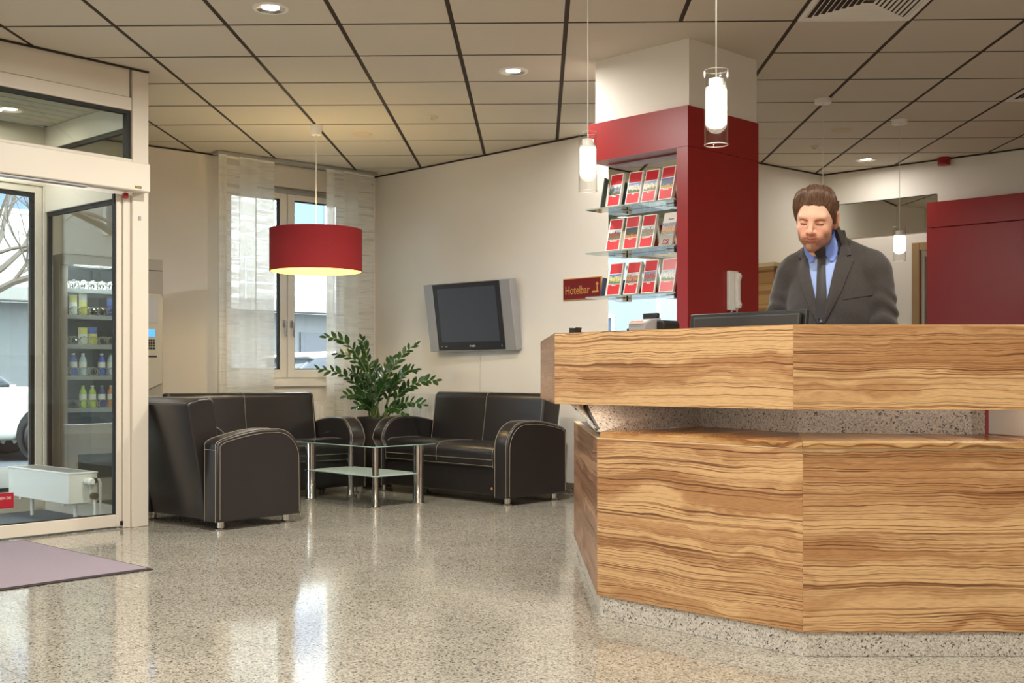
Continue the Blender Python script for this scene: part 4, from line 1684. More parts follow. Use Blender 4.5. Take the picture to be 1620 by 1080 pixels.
def brochure(k, row, j, grey):
    u = US[row][j]
    p = on_line(u, RF, fd)
    x = -(p - RF).length
    z = SZS[row]
    lean = math.radians(13 + (k * 7 % 5))
    th = (.022, .016, .019, .026, .012, .020)[k % 6]
    M = MF @ Matrix.Translation((x + (k % 3 - 1) * .004, .012, z + .0045)) @ Matrix.Rotation(math.radians((k * 5 % 7) - 3), 4, 'Z') @ Matrix.Rotation(-lean, 4, 'X')
    nm = ('%s shelf, %s from the left' % (('top', 'middle', 'bottom')[row], ('first', 'second', 'third', 'fourth')[j]))
    lab = ('grey brochure with %s, %s' if grey else 'stack of red brochures showing %s, %s') % (PICS[k], nm)
    r = thing('brochure', lab, 'brochure', M, 'brochures on the glass shelves')
    m = MB()
    m.box(-BW / 2, BW / 2, .0008, th, 0, BH)
    m.build('pages', MT['paper'], r)
    m = MB()
    hi = .006
    if not grey:
        m.box(-BW / 2 + hi, BW / 2 - hi, 0, .001, .136, BH - hi)
        m.build('cover_top', MT['bred'], r)
        m = MB()
        m.box(-BW / 2 + hi, BW / 2 - hi, 0, .001, .004, .066)
        m.build('cover_foot', MT['bred'], r)
        m = MB()
        wds = (.03, .02, .03, .042, .052, .030, .062, .04, .030, .044, .030, .045)[k]
        n = max(3, int(wds / .008))
        for q in range(n):
            x0 = -wds / 2 + q * wds / n
            m.box(x0, x0 + wds / n * .75, -.0006, .0, .0575, .0575 + (.0042 if q else .006))
        m.build('title_print', MT['paper'], r)
        z0, z1 = .070, .132
    else:
        m.box(-BW / 2 + .001, BW / 2 - .001, 0, .001, .001, .066)
        m.build('cover', plain('brochure_grey', srgb(138, 132, 124), .4), r)
        m = MB()
        for s in (-1, 1):
            pts = [(0, -.0012, .006), (s * .020, -.0012, .026), (s * .017, -.0012, .036), (s * .008, -.0012, .037), (0, -.0012, .028)]
            m.path(pts, .0016, n=5)
        m.path([(-.026, -.0012, .006), (-.018, -.0012, .014), (0, -.0012, .006), (.018, -.0012, .014), (.026, -.0012, .006)], .0014, n=5)
        m.build('heart_emblem', MT['bred'], r)
        m = MB()
        m.box(-.010, -.004, -.0006, .0008, .160, .168)
        m.box(0.0, .028, -.0006, .0008, .161, .165)
        m.build('title_print', MT['black'], r)
        z0, z1 = .068, .140
    m = MB()
    m.box(-BW / 2 + (.006 if not grey else .001), BW / 2 - (.006 if not grey else .001), -.0002, .001, z0, z1)
    m.build('picture', PM[k], r)
    # clear acrylic back rest
    m = MB()
    m.box(-BW / 2 + .01, BW / 2 - .01, th + .0005, th + .003, 0, BH * .8)
    m.build('back_sheet', MT['bred'], r)


for row in range(3):
    for j in range(4):
        brochure(row * 4 + j, row, j, (row, j) == (1, 3))
for row, colr, nm in ((0, srgb(52, 66, 60), 'dark green'), (2, srgb(60, 74, 112), 'dark blue')):
    M = MF @ Matrix.Translation((-NW + .075, .035, SZS[row] + .001)) @ Matrix.Rotation(math.radians(-70), 4, 'Z') @ Matrix.Rotation(math.radians(-9), 4, 'X')
    m = MB()
    m.box(-.03, .03, 0, .010, 0.001, .185 if row == 0 else .115, bevel=.001, seg=1)
    o = m.build('brochure', [plain('cover_' + nm.replace(' ', '_'), colr, .4)], None, M)
    tag(o, '%s brochures turned edge-on at the left end of the %s glass shelf' % (nm, 'top' if row == 0 else 'bottom'), 'brochure', 'brochures on the glass shelves')

# ---- wooden cabinet in the far corner
MC_ = frame((C2.x, C2.y, 0), -WA)     # x back along the corridor wall towards the corner, y into the wall
cb = thing('wooden_cabinet', 'tall oak cabinet with an open shelf, far back between column and receptionist', 'cabinet', MC_)
x0, x1, yd = -1.30, -0.22, -0.42
m = MB()
m.box(x0, x1, yd, -.004, 1.905, 1.94, bevel=.002, seg=1)
m.build('cabinet_top', plain('cabinet_top_pale', srgb(216, 198, 158), .5), cb)
m = MB()
m.box(x0 + .01, x0 + .03, yd + .012, -.004, 0.08, 1.904)
m.box(x1 - .03, x1 - .01, yd + .012, -.004, 0.08, 1.904)
m.box(x0 + .031, x1 - .031, -.022, -.004, 0.08, 1.904)
m.box(x0 + .031, x1 - .031, yd + .02, -.023, 1.60, 1.62)
m.box(x0 + .031, x1 - .031, yd + .03, -.023, 0.0, .10)
m.build('carcass', MT['oak'], cb)
for a in range(2):
    w = (x1 - x0 - .02) / 2
    m = MB()
    m.box(x0 + .01 + a * w + .002, x0 + .01 + (a + 1) * w - .002, yd - .008, yd + .011, .10, 1.60, bevel=.002, seg=1)
    d = m.build('door', MT['oak'], cb)
    m = MB()
    hx = x0 + .01 + w + (-.05 if a == 0 else .05)
    m.tube((hx, yd - .028, .95), (hx, yd - .028, 1.1), .006, n=8)
    m.tube((hx, yd - .028, .96), (hx, yd - .006, .96), .004, n=8)
    m.tube((hx, yd - .028, 1.09), (hx, yd - .006, 1.09), .004, n=8)
    m.build('handle', MT['alu'], d)
# small blue picture seen through the doorway
pb_ = on_line(1459, C2 + Vector((-WB.y, WB.x)) * .074, WB)
MP = frame((pb_.x, pb_.y, EYE + (VH - 498) / F * pb_.y), WB)
pc = thing('small_picture', 'small framed blue poster on the pale door beside the red panel', 'poster', MP)
m = MB()
m.box(-.05, .10, -.008, -.0005, -.10, .075)
m.build('picture_frame', MT['white'], pc)
m = MB()
m.box(-.042, .092, -.0095, -.008, -.092, .067)
m.build('picture', photo_mat('print_blue', srgb(40, 92, 180), srgb(60, 130, 200), srgb(206, 220, 230), 20), pc)
sw = on_line(1409, C2, WB)
m = MB()
m.box(-.022, .022, -.008, -.001, -.045, .045, bevel=.002)
o = m.build('light_switch', MT['frame'], None, frame((sw.x, sw.y, EYE + (VH - 459) / F * sw.y), WB))
tag(o, 'narrow cream light switch on the right wall beside the shoulder of the receptionist', 'switch')

# ================================================================== THE RECEPTIONIST
def smin(a, b, k):
    h = np.clip(0.5 + 0.5 * (b - a) / k, 0, 1)
    return b + (a - b) * h - k * h * (1 - h)


def smax(a, b, k):
    return -smin(-a, -b, k)


class Grid:
    def __init__(self, lo, hi, h):
        self.h = h
        self.o = np.array(lo, dtype=np.float32)
        n = [int(math.ceil((b - a) / h)) + 1 for a, b in zip(lo, hi)]
        ax = [np.float32(lo[i]) + np.float32(h) * np.arange(n[i], dtype=np.float32) for i in range(3)]
        self.X, self.Y, self.Z = np.meshgrid(*ax, indexing='ij')

    def ell(self, c, r):
        x, y, z = (self.X - c[0]) / r[0], (self.Y - c[1]) / r[1], (self.Z - c[2]) / r[2]
        k0 = np.sqrt(x * x + y * y + z * z)
        k1 = np.sqrt((x / r[0]) ** 2 + (y / r[1]) ** 2 + (z / r[2]) ** 2)
        return k0 * (k0 - 1) / np.maximum(k1, 1e-6)

    def sph(self, c, r):
        return np.sqrt((self.X - c[0]) ** 2 + (self.Y - c[1]) ** 2 + (self.Z - c[2]) ** 2) - r

    def cap(self, a, b, ra, rb=None):
        rb = ra if rb is None else rb
        a, b = np.array(a, np.float32), np.array(b, np.float32)
        d = b - a
        L = float(d @ d)
        t = np.clip(((self.X - a[0]) * d[0] + (self.Y - a[1]) * d[1] + (self.Z - a[2]) * d[2]) / L, 0, 1)
        return np.sqrt((self.X - a[0] - t * d[0]) ** 2 + (self.Y - a[1] - t * d[1]) ** 2 + (self.Z - a[2] - t * d[2]) ** 2) - (ra + (rb - ra) * t)

    def mesh(self, f):
        s = f < 0
        n = np.array(f.shape)
        cnt = np.zeros(n - 1, np.float32)
        pos = np.zeros(tuple(n - 1) + (3,), np.float32)

        def sl(dx, dy, dz):
            return (slice(dx, n[0] - 1 + dx), slice(dy, n[1] - 1 + dy), slice(dz, n[2] - 1 + dz))
        corners = [(a, b, c) for a in (0, 1) for b in (0, 1) for c in (0, 1)]
        for ca in corners:
            for ax in range(3):
                if ca[ax]:
                    continue
                cb = list(ca); cb[ax] = 1
                fa, fb = f[sl(*ca)], f[sl(*cb)]
                m = (fa < 0) != (fb < 0)
                if not m.any():
                    continue
                idx = np.nonzero(m)
                t = fa[idx] / (fa[idx] - fb[idx])
                for q in range(3):
                    pos[idx + (q,)] += ca[q] + (t if q == ax else 0)
                cnt[idx] += 1
        act = cnt > 0
        ids = -np.ones(cnt.shape, np.int64)
        ii = np.nonzero(act)
        ids[ii] = np.arange(len(ii[0]))
        V = pos[ii] / cnt[ii][:, None] + np.stack(ii, 1)
        V = V * self.h + self.o
        faces = []
        for ax in range(3):
            u, v = (ax + 1) % 3, (ax + 2) % 3
            lo = [slice(None)] * 3
            a = [slice(None)] * 3; b = [slice(None)] * 3
            a[ax] = slice(0, n[ax] - 1); b[ax] = slice(1, n[ax])
            sa, sb = s[tuple(a)], s[tuple(b)]
            e = np.nonzero(sa != sb)
            e = np.stack(e, 1)
            e = e[(e[:, u] > 0) & (e[:, v] > 0) & (e[:, u] < n[u] - 1) & (e[:, v] < n[v] - 1)]
            du = np.zeros(3, int); du[u] = 1
            dv = np.zeros(3, int); dv[v] = 1
            q = [ids[tuple((e - du - dv).T)], ids[tuple((e - dv).T)], ids[tuple(e.T)], ids[tuple((e - du).T)]]
            Q = np.stack(q, 1)
            fl = ~sa[tuple(e.T)]
            Q[fl] = Q[fl][:, ::-1]
            faces.append(Q)
        return V, np.concatenate(faces)


def sdf_object(name, V, Fc, mat, parent, M=None, cols=None):
    me = bpy.data.meshes.new(name)
    me.from_pydata(V.tolist(), [], Fc.tolist())
    me.polygons.foreach_set('use_smooth', [True] * len(me.polygons))
    if cols is not None:
        at = me.color_attributes.new('tone', 'FLOAT_COLOR', 'POINT')
        at.data.foreach_set('color', np.concatenate([cols, np.ones((len(cols), 1))], 1).astype(np.float32).ravel())
    me.update()
    me.materials.append(mat)
    o = bpy.data.objects.new(name, me)
    C.objects.link(o)
    o.parent = parent
    if M is not None:
        o.matrix_basis = M
    return o


THT = math.radians(-33)
PM_ = Matrix.Translation((1.329, 4.674, 0)) @ rot2(THT)
man = thing('person', 'bearded man in dark suit and blue shirt behind the counter, looking down with a smile', 'person', PM_)
HM = PM_.inverted() @ (Matrix.Translation((1.2385, 4.585, 1.590)) @ rot2(math.radians(-27)) @ Matrix.Rotation(math.radians(20), 4, 'X') @ Matrix.Rotation(math.radians(6), 4, 'Y') @ Matrix.Scale(1.03, 4))
neck = HM.inverted() @ Vector((-.022, -.025, 1.41))
neck = (neck.x, neck.y, neck.z)

g = Grid((-.112, -.145, -.275), (.112, .165, .172), 0.0021)
hd = g.ell((0, .014, .036), (.0735, .096, .086))
hd = smin(hd, g.ell((0, -.020, -.012), (.0615, .070, .088)), .03)
hd = smin(hd, g.ell((0, -.036, -.058), (.0465, .052, .050)), .02)
hd = smin(hd, g.ell((0, -.072, -.091), (.0205, .019, .0185)), .020)
for s in (-1, 1):
    hd = smin(hd, g.ell((s * .044, -.008, -.058), (.013, .026, .024)), .03)
    hd = smin(hd, g.ell((s * .040, -.062, -.020), (.018, .017, .017)), .022)
    hd = smin(hd, g.ell((s * .023, -.076, -.046), (.016, .015, .020)), .02)
hd = smin(hd, g.ell((0, -.071, .032), (.050, .020, .015)), .020)
# eye sockets, lids
for s in (-1, 1):
    hd = smax(hd, -g.ell((s * .0315, -.100, .0115), (.0165, .0175, .0100)), .014)
    hd = smin(hd, g.sph((s * .0315, -.0722, .0090), .0128), .004)
    # narrow slit under the lowered upper lid
    hd = smax(hd, -g.cap((s * .0215, -.090, .0036), (s * .0420, -.083, .0046), .0019), .0010)
# nose
hd = smin(hd, g.cap((0, -.086, .024), (0, -.108, -.016), .0065, .0085), .014)
hd = smin(hd, g.ell((0, -.1095, -.0205), (.0105, .0115, .0095)), .007)
for s in (-1, 1):
    hd = smin(hd, g.ell((s * .0130, -.0965, -.0240), (.0070, .0105, .0078)), .005)
    hd = smax(hd, -g.ell((s * .0062, -.1045, -.0310), (.0034, .0050, .0030)), .002)
hd = smin(hd, g.cap((0, -.100, -.030), (0, -.093, -.044), .004, .006), .010)
# lips with a light smile
for s in (-1, 1):
    hd = smin(hd, g.cap((0, -.0945, -.0485), (s * .027, -.080, -.0465), .0046, .0018), .005)
    hd = smin(hd, g.cap((0, -.0930, -.0590), (s * .022, -.0820, -.0525), .0054, .0020), .005)
for s in (-1, 1):
    hd = smax(hd, -g.cap((0, -.1005, -.0535), (s * .0310, -.0800, -.0465), .0015), .002)
hd = smax(hd, -g.cap((-.010, -.095, -.0715), (.010, -.095, -.0715), .0042), .012)
hd0 = hd.copy()
# ears
for s in (-1, 1):
    if s < 0:
        ear = g.ell((-.0735, .020, .004), (.0070, .0180, .0320))
        hd = smin(hd, ear, .006)
        continue
    ear = g.ell((s * .0790, .018, .004), (.0085, .0205, .0345))
    ear = smin(ear, g.ell((s * .074, .004, -.022), (.008, .010, .014)), .008)
    ear = smax(ear, -g.ell((s * .0885, .012, .010), (.0085, .0115, .020)), .003)
    hd = smin(hd, ear, .005)
# neck down into the collar
hd = smin(hd, g.cap((0, .022, -.055), neck, .050, .054), .022)
Vh, Fh = g.mesh(hd)

x, y, z = Vh[:, 0], Vh[:, 1], Vh[:, 2]
gs = lambda d2, w: np.exp(-d2 / (w * w))
base = np.array(srgb(218, 172, 146)[:3]); blush = np.array(srgb(214, 136, 112)[:3]); beard = np.array(srgb(122, 78, 56)[:3])
lipc = np.array(srgb(196, 118, 104)[:3]); browc = np.array(srgb(128, 88, 62)[:3]); lash_or_shade = np.array(srgb(52, 32, 27)[:3])
col_ = np.repeat(base[None], len(x), 0)
ax_ = np.abs(x)


def mixc(c, w):
    global col_
    w = np.clip(w, 0, 1)[:, None]
    col_ = col_ * (1 - w) + c[None] * w


mixc(blush, .45 * gs((ax_ - .042) ** 2 + (z + .022) ** 2, .026) * (y < -.02))
mixc(blush, .5 * gs(x ** 2 + (z + .022) ** 2, .016) * (y < -.095))
mixc(blush, .7 * ((ax_ > .073) & (y > -.004) & (z > -.03)))
sm = lambda a, b, v: np.clip((v - a) / (b - a), 0, 1) ** 2 * (3 - 2 * np.clip((v - a) / (b - a), 0, 1))
# beard: jaw, chin, moustache and sideburns
jaw = sm(-.032, -.058, z + .25 * np.maximum(0, .03 - ax_)) * sm(.035, .005, y)
chin = sm(-.056, -.078, z) * sm(.0, -.03, y)
mou = gs((z + .0395) ** 2, .0060) * gs(ax_ ** 2, .024) * (y < -.075)
side = sm(.050, .060, ax_) * sm(.022, .0, y) * sm(-.035, -.020, y) * sm(.035, .02, z)
jl = sm(.038, .052, ax_) * sm(-.022, -.048, z) * sm(.03, .0, y)
bw = np.maximum.reduce([jaw * .85, chin * .95, mou * .70, side * .95, jl * 1.0])
bw = bw * (1 - sm(-.108, -.124, z))
nz = np.random.RandomState(4).uniform(.72, 1.0, len(x))
mixc(beard, .88 * bw * nz)
lw_ = np.clip((.028 - ax_) / .006, 0, 1) * (y < -.076)
lips = np.maximum(gs((z + .0490 - .05 * ax_) ** 2, .0036), gs((z + .0585 - .28 * ax_) ** 2, .0046)) * lw_
mixc(lipc, np.clip(lips * 1.4, 0, .95))
mixc(lash_or_shade, .75 * gs((z + .0535 - .22 * ax_) ** 2, .0013) * np.clip((.033 - ax_) / .004, 0, 1) * (y < -.074))  # shade between the lips put into the skin tone
bz_ = .0195 + .004 * np.minimum(1, (ax_ - .010) / .024) - 2.6 * np.maximum(0, ax_ - .034) ** 1.5
mixc(browc, .88 * gs((z - bz_) ** 2, .0034) * sm(.009, .016, ax_) * sm(.054, .044, ax_) * (y < -.04))
mixc(blush, .40 * gs((z - .012) ** 2 + (ax_ - .031) ** 2, .011) * (y < -.05))
mixc(lash_or_shade, .8 * gs((z + .0305) ** 2, .0025) * gs((ax_ - .0062) ** 2, .003) * (y < -.098))  # nostril shade painted into the skin tone
mixc(lash_or_shade, 1.0 * gs((z - .0042 - .03 * (ax_ - .02)) ** 2, .0030) * sm(.015, .020, ax_) * sm(.047, .043, ax_) * (y < -.055))
sk, nt_, bs_, N_, L_ = new_mat('skin')
vc = N_.new('ShaderNodeVertexColor'); vc.layer_name = 'tone'
L_.new(vc.outputs[0], bs_.inputs['Base Color'])
bs_.inputs['Roughness'].default_value = .5
bs_.inputs['Specular IOR Level'].default_value = .35
bs_.inputs['Subsurface Weight'].default_value = .12
bs_.inputs['Subsurface Radius'].default_value = (.012, .005, .003)
bs_.inputs['Subsurface Scale'].default_value = 1.0

# body below the clothes, arms and hands, in the person's own frame
gb = Grid((-.34, -.46, .80), (.34, .18, 1.50), 0.006)
ELB = {-1: (-.250, -.015, 1.10), 1: (.226, -.01, 1.10)}
WRI = {-1: (-.140, -.205, .945), 1: (.095, -.205, .945)}
bd_ = gb.ell((0, .0, 1.20), (.15, .095, .26))
for s in (-1, 1):
    bd_ = smin(bd_, gb.cap((s * .17, .01, 1.39), ELB[s], .045, .038), .02)
    bd_ = smin(bd_, gb.cap(ELB[s], WRI[s], .036, .026), .015)
Vb, Fb = gb.mesh(bd_)
hands = []
for s in (-1, 1):
    w = Vector(WRI[s]); fdir = Vector((-s * .10, -1, -.30)).normalized(); sd_ = Vector((1, 0, 0)); upv = Vector((0, -.25, 1)).normalized()
    gh = Grid((w.x - .10, w.y - .22, w.z - .12), (w.x + .10, w.y + .05, w.z + .05), 0.003)
    P = lambda a, b, c: tuple(w + sd_ * a + fdir * b + upv * c)
    hh = gh.cap(P(0, -.03, 0), P(0, .03, 0), .026, .026)
    for q in (-.028, -.010, .010, .028):
        hh = smin(hh, gh.cap(P(q * .5, .03, 0), P(q, .088, 0), .013, .012), .010)
    for q, ln in ((-.032, .062), (-.011, .076), (.011, .080), (.032, .070)):
        k1 = P(q * 1.05, .088 + ln * .45, -.004); k2 = P(q * 1.05, .088 + ln * .78, -.020); k3 = P(q * 1.05, .088 + ln * .92, -.038)
        f_ = gh.cap(P(q, .088, 0), k1, .0088, .0080)
        f_ = smin(f_, gh.cap(k1, k2, .0080, .0074), .003)
        f_ = smin(f_, gh.cap(k2, k3, .0074, .0062), .003)
        hh = smin(hh, f_, .004)
    th_ = gh.cap(P(-s * .022, .02, -.006), P(-s * .052, .060, -.014), .013, .010)
    th_ = smin(th_, gh.cap(P(-s * .052, .060, -.014), P(-s * .056, .096, -.024), .010, .0078), .004)
    hh = smin(hh, th_, .008)
    hands.append(gh.mesh(hh))
Vh2 = np.array([tuple(HM @ Vector(v)) for v in Vh.tolist()], np.float32)
VV, FF, CC, off = [Vh2, Vb], [Fh, Fb + len(Vh2)], [col_, np.repeat(base[None], len(Vb), 0)], len(Vh2) + len(Vb)
for hv, hf in hands:
    VV.append(hv); FF.append(hf + off); CC.append(np.repeat(base[None], len(hv), 0)); off += len(hv)
body = sdf_object('body', np.concatenate(VV), np.concatenate(FF), sk, man, None, np.concatenate(CC))

# eyeballs between the lids
MT['eye'] = plain('eye_white', srgb(214, 204, 196), .2)
MT['iris'] = plain('iris', srgb(74, 56, 44), .15)
for s in (-1, 1):
    m = MB()
    c = Vector((s * .0315, -.0719, .0088))
    m.mat(0)
    m.lathe([(0, -.0116), (.0056, -.0102), (.0100, -.0058), (.0116, 0), (.0100, .0058), (.0056, .0102), (0, .0116)], 20)
    o = m.build('eye', [MT['eye'], MT['iris']], man, HM @ Matrix.Translation(c) @ Matrix.Rotation(math.radians(68), 4, 'X'))
    for p_ in o.data.polygons:
        if p_.center.z > .0084:
            p_.material_index = 1

# hair
aX = np.abs(g.X)
hz = .0800 + .012 * np.exp(-((aX - .040) / .014) ** 2) - .55 * np.maximum(0, aX - .052)
hz = hz + (.0008 * np.sin(g.X * 510) + .0014 * np.sin(g.X * 170 + 1)) * (aX < .05)
line = .80 * (g.Y + .074) + .60 * (g.Z - hz)
low = np.where(g.Y > .030, g.Z + .070, g.Z + .012 - .5 * np.maximum(0, g.Y + .002))
eh = np.minimum(g.ell((.084, .018, .003), (.02, .019, .030)), g.ell((-.084, .018, .003), (.02, .019, .030)))
edge = smin(smin(line, low, .01), eh, .008)
tmax = .0085 + .017 * np.exp(-((g.Y + .045) / .055) ** 2) * np.clip((g.Z - .03) / .06, 0, 1) + .010 * np.exp(-((g.X + .066) / .03) ** 2 - ((g.Z - .060) / .035) ** 2) + .006 * np.clip((g.Z - .05) / .06, 0, 1)
th_ = np.clip(edge * .75, -.006, 1)
th_ = smin(th_, tmax, .006)
# combed-back strands: grooves fan out from the parting
ph = 270 * g.X + 70 * (g.Y + .08) * np.sign(g.X + .01) + 2.4 * np.sin(g.Y * 34 + g.X * 20) + 1.8 * np.sin(g.Z * 55)
gr = .0016 * np.sin(ph) + .0011 * np.sin(1.9 * ph + 3 * np.sin(g.Z * 31 + 1)) + .0026 * np.sin(g.X * 95 + 2.0 * np.sin(g.Y * 40))
h_ = hd0 - th_ + gr * np.clip(edge / .02, 0, 1)
h_ = np.where(g.Z < -.12, .05, h_)
Vr, Fr = g.mesh(h_)
hm, nt_, bs_, N_, L_ = new_mat('brown_hair')
tcn = N_.new('ShaderNodeTexCoord'); mp = N_.new('ShaderNodeMapping'); mp.inputs['Scale'].default_value = (420, 22, 60)
L_.new(tcn.outputs['Object'], mp.inputs['Vector'])
nn = N_.new('ShaderNodeTexNoise'); nn.inputs['Scale'].default_value = 1; nn.inputs['Detail'].default_value = 3
L_.new(mp.outputs[0], nn.inputs['Vector'])
rr_ = ramp(N_, L_, nn.outputs['Fac'], [(.30, srgb(62, 42, 30)), (.5, srgb(84, 58, 40)), (.75, srgb(116, 84, 58))])
L_.new(rr_.outputs[0], bs_.inputs['Base Color'])
bs_.inputs['Roughness'].default_value = .45
bp_ = N_.new('ShaderNodeBump'); bp_.inputs['Strength'].default_value = .6; bp_.inputs['Distance'].default_value = .003
L_.new(nn.outputs['Fac'], bp_.inputs['Height']); L_.new(bp_.outputs[0], bs_.inputs['Normal'])
sdf_object('hair', Vr, Fr, hm, man, HM)

# jacket
gj = Grid((-.37, -.34, .80), (.36, .22, 1.625), 0.0058)
X, Y, Z = gj.X, gj.Y, gj.Z
jk = gj.ell((0, .004, 1.27), (.192, .128, .235))
jk = smin(jk, gj.ell((0, -.012, 1.20), (.172, .128, .20)), .04)
jk = smin(jk, gj.ell((0, .0, .98), (.188, .128, .28)), .06)
for s in (-1, 1):
    jk = smin(jk, gj.cap((s * .048 - .012, .012, 1.486), (s * .160, .014, 1.425), .048, .046), .035)
    jk = smin(jk, gj.ell((s * .166, .008, 1.390), (.060, .074, .076)), .025)
    am = gj.cap((s * .178, .008, 1.385), ELB[s], .064, .056)
    am = smin(am, gj.cap(ELB[s], tuple(Vector(WRI[s]) + Vector((0, .02, 0))), .056, .038), .02)
    # creases of the sleeves
    t_ = Z + .5 * (Y) * 1.0 + .35 * s * X
    am = am + .0052 * np.sin(t_ * 92 + 3 * np.sin(X * 26 + Z * 9)) * np.clip((1.34 - Z) / .12, 0, 1)
    jk = smin(jk, am, .016)
jk = smin(jk, gj.cap((-.018, .0, 1.47), (-.024, -.018, 1.545), .074, .066), .03)
jk = jk + .0022 * np.sin(42 * Z + 30 * X) * np.clip((1.30 - Z) / .12, 0, 1)
# open neck
na = Vector((-.018, -.018, 1.44)); nb = Vector((-.034, -.085, 1.62))
jk = smax(jk, -gj.cap(tuple(na + Vector((0, -.016, .045))), tuple(nb), .056, .064), .006)
jk = smax(jk, .82 - Z, .004)
# vent at the cuffs
Vj, Fj = gj.mesh(jk)
suit, nt_, bs_, N_, L_ = new_mat('suit_cloth')
tcn = N_.new('ShaderNodeTexCoord')
nn = N_.new('ShaderNodeTexNoise'); nn.inputs['Scale'].default_value = 420; nn.inputs['Detail'].default_value = 2
L_.new(tcn.outputs['Object'], nn.inputs['Vector'])
rr_ = ramp(N_, L_, nn.outputs['Fac'], [(.35, srgb(42, 37, 34)), (.65, srgb(58, 51, 46))])
L_.new(rr_.outputs[0], bs_.inputs['Base Color'])
bs_.inputs['Roughness'].default_value = .8
bs_.inputs['Sheen Weight'].default_value = .25
n2_ = N_.new('ShaderNodeTexNoise'); n2_.inputs['Scale'].default_value = 14; n2_.inputs['Detail'].default_value = 3
L_.new(tcn.outputs['Object'], n2_.inputs['Vector'])
bp_ = N_.new('ShaderNodeBump'); bp_.inputs['Strength'].default_value = .25; bp_.inputs['Distance'].default_value = .02
L_.new(n2_.outputs['Fac'], bp_.inputs['Height']); L_.new(bp_.outputs[0], bs_.inputs['Normal'])
jacket = sdf_object('jacket', Vj, Fj, suit, man)
from mathutils.bvhtree import BVHTree
BV = BVHTree.FromPolygons([Vector(v) for v in Vj.tolist()], Fj.tolist())


def hit(x, z):
    r = BV.ray_cast(Vector((x, -1.0, z)), Vector((0, 1, 0)))
    return r[0].y if r[0] is not None and r[0].y < .03 else None


def drape(name, rows, off, th, mat, parent, roll=0.0, slope=.5):
    """cloth patch: rows of (x, z) points from top to bottom laid over the jacket front"""
    m = MB()
    G = []
    for i, row in enumerate(rows):
        L_ = []
        for j, (x_, z_) in enumerate(row):
            y_ = hit(x_, z_)
            L_.append([x_, y_, z_])
        G.append(L_)
    # above the cloth the patch goes on at a given slope
    for i in range(len(G) - 1, -1, -1):
        for j in range(len(G[i])):
            if G[i][j][1] is None or (slope < 0 and i + 1 < len(G) and G[i][j][2] > 1.44 and G[i][j][1] > G[i + 1][min(j, len(G[i + 1]) - 1)][1]):
                below = G[i + 1][min(j, len(G[i + 1]) - 1)] if i + 1 < len(G) else [0, -.09, 1.44]
                G[i][j][1] = below[1] + slope * (G[i][j][2] - below[2])
    a, b = [], []
    for i, L_ in enumerate(G):
        a.append([m.bm.verts.new((p[0], p[1] - off - roll * math.sin(PI * j / max(1, len(L_) - 1)), p[2])) for j, p in enumerate(L_)])
        b.append([m.bm.verts.new((p[0], p[1] - off + th, p[2])) for p in L_])
    R_, Q_ = len(a), len(a[0])
    for i in range(R_ - 1):
        for j in range(Q_ - 1):
            m.bm.faces.new([a[i][j], a[i + 1][j], a[i + 1][j + 1], a[i][j + 1]])
            m.bm.faces.new([b[i][j], b[i][j + 1], b[i + 1][j + 1], b[i + 1][j]])
    edge = [(i, 0) for i in range(R_)] + [(R_ - 1, j) for j in range(1, Q_)] + [(i, Q_ - 1) for i in range(R_ - 2, -1, -1)] + [(0, j) for j in range(Q_ - 2, 0, -1)]
    for k in range(len(edge)):
        (i0, j0), (i1, j1) = edge[k], edge[(k + 1) % len(edge)]
        m.bm.faces.new([a[i0][j0], b[i0][j0], b[i1][j1], a[i1][j1]])
    bmesh.ops.recalc_face_normals(m.bm, faces=m.bm.faces[:])
    for f in m.bm.faces:
        f.smooth = True
    return m.build(name, mat, parent, sharp=50)


def strip(zs, left, right, n):
    rows = []
    for z_ in zs:
        l_, r_ = left(z_), right(z_)
        rows.append([(l_ + (r_ - l_) * k / n, z_) for k in range(n + 1)])
    return rows


cl = lambda z_: -.020 * min(1, max(0, (z_ - 1.30) / .20))
lin = lambda z0, v0, z1, v1: (lambda z_: v0 + (v1 - v0) * min(1, max(0, (z_ - z0) / (z1 - z0))))
MT['shirt'] = plain('shirt_blue', srgb(116, 142, 216), .7)
MT['shirtl'] = plain('shirt_front', srgb(150, 172, 222), .7, noise=.05, nscale=60)
MT['tie'] = plain('tie_black', srgb(40, 35, 34), .55, noise=.12, nscale=300)
zs = [1.452 - .0120 * k for k in range(24)]
VB = 1.165
shl = lambda z_: cl(z_) - .070 * max(.02, (z_ - VB) / (1.475 - VB))
shr = lambda z_: cl(z_) + .070 * max(.02, (z_ - VB) / (1.475 - VB))
shirt = drape('shirt', strip(zs, shl, shr, 10), .004, .003, MT['shirtl'], man, slope=-.45)
# tie and knot
tw_ = lambda z_: (.017 + .008 * min(1, max(0, (1.40 - z_) / .22)))
tl_ = lambda z_: cl(z_) - tw_(z_)
tie = drape('tie', strip([1.446 - .0135 * k for k in range(20)], tl_, lambda z_: cl(z_) + tw_(z_), 6), .009, .005, MT['tie'], man, roll=.004, slope=-.45)
kz = [1.492, 1.486, 1.472, 1.458, 1.446, 1.440]
kw = [.018, .0235, .0245, .0220, .0185, .0140]
kn = drape('knot', [[(cl(z_) + w_ * (k / 3 - 1), z_) for k in range(7)] for z_, w_ in zip(kz, kw)], .013, .010, MT['tie'], tie, roll=.008, slope=-.45)
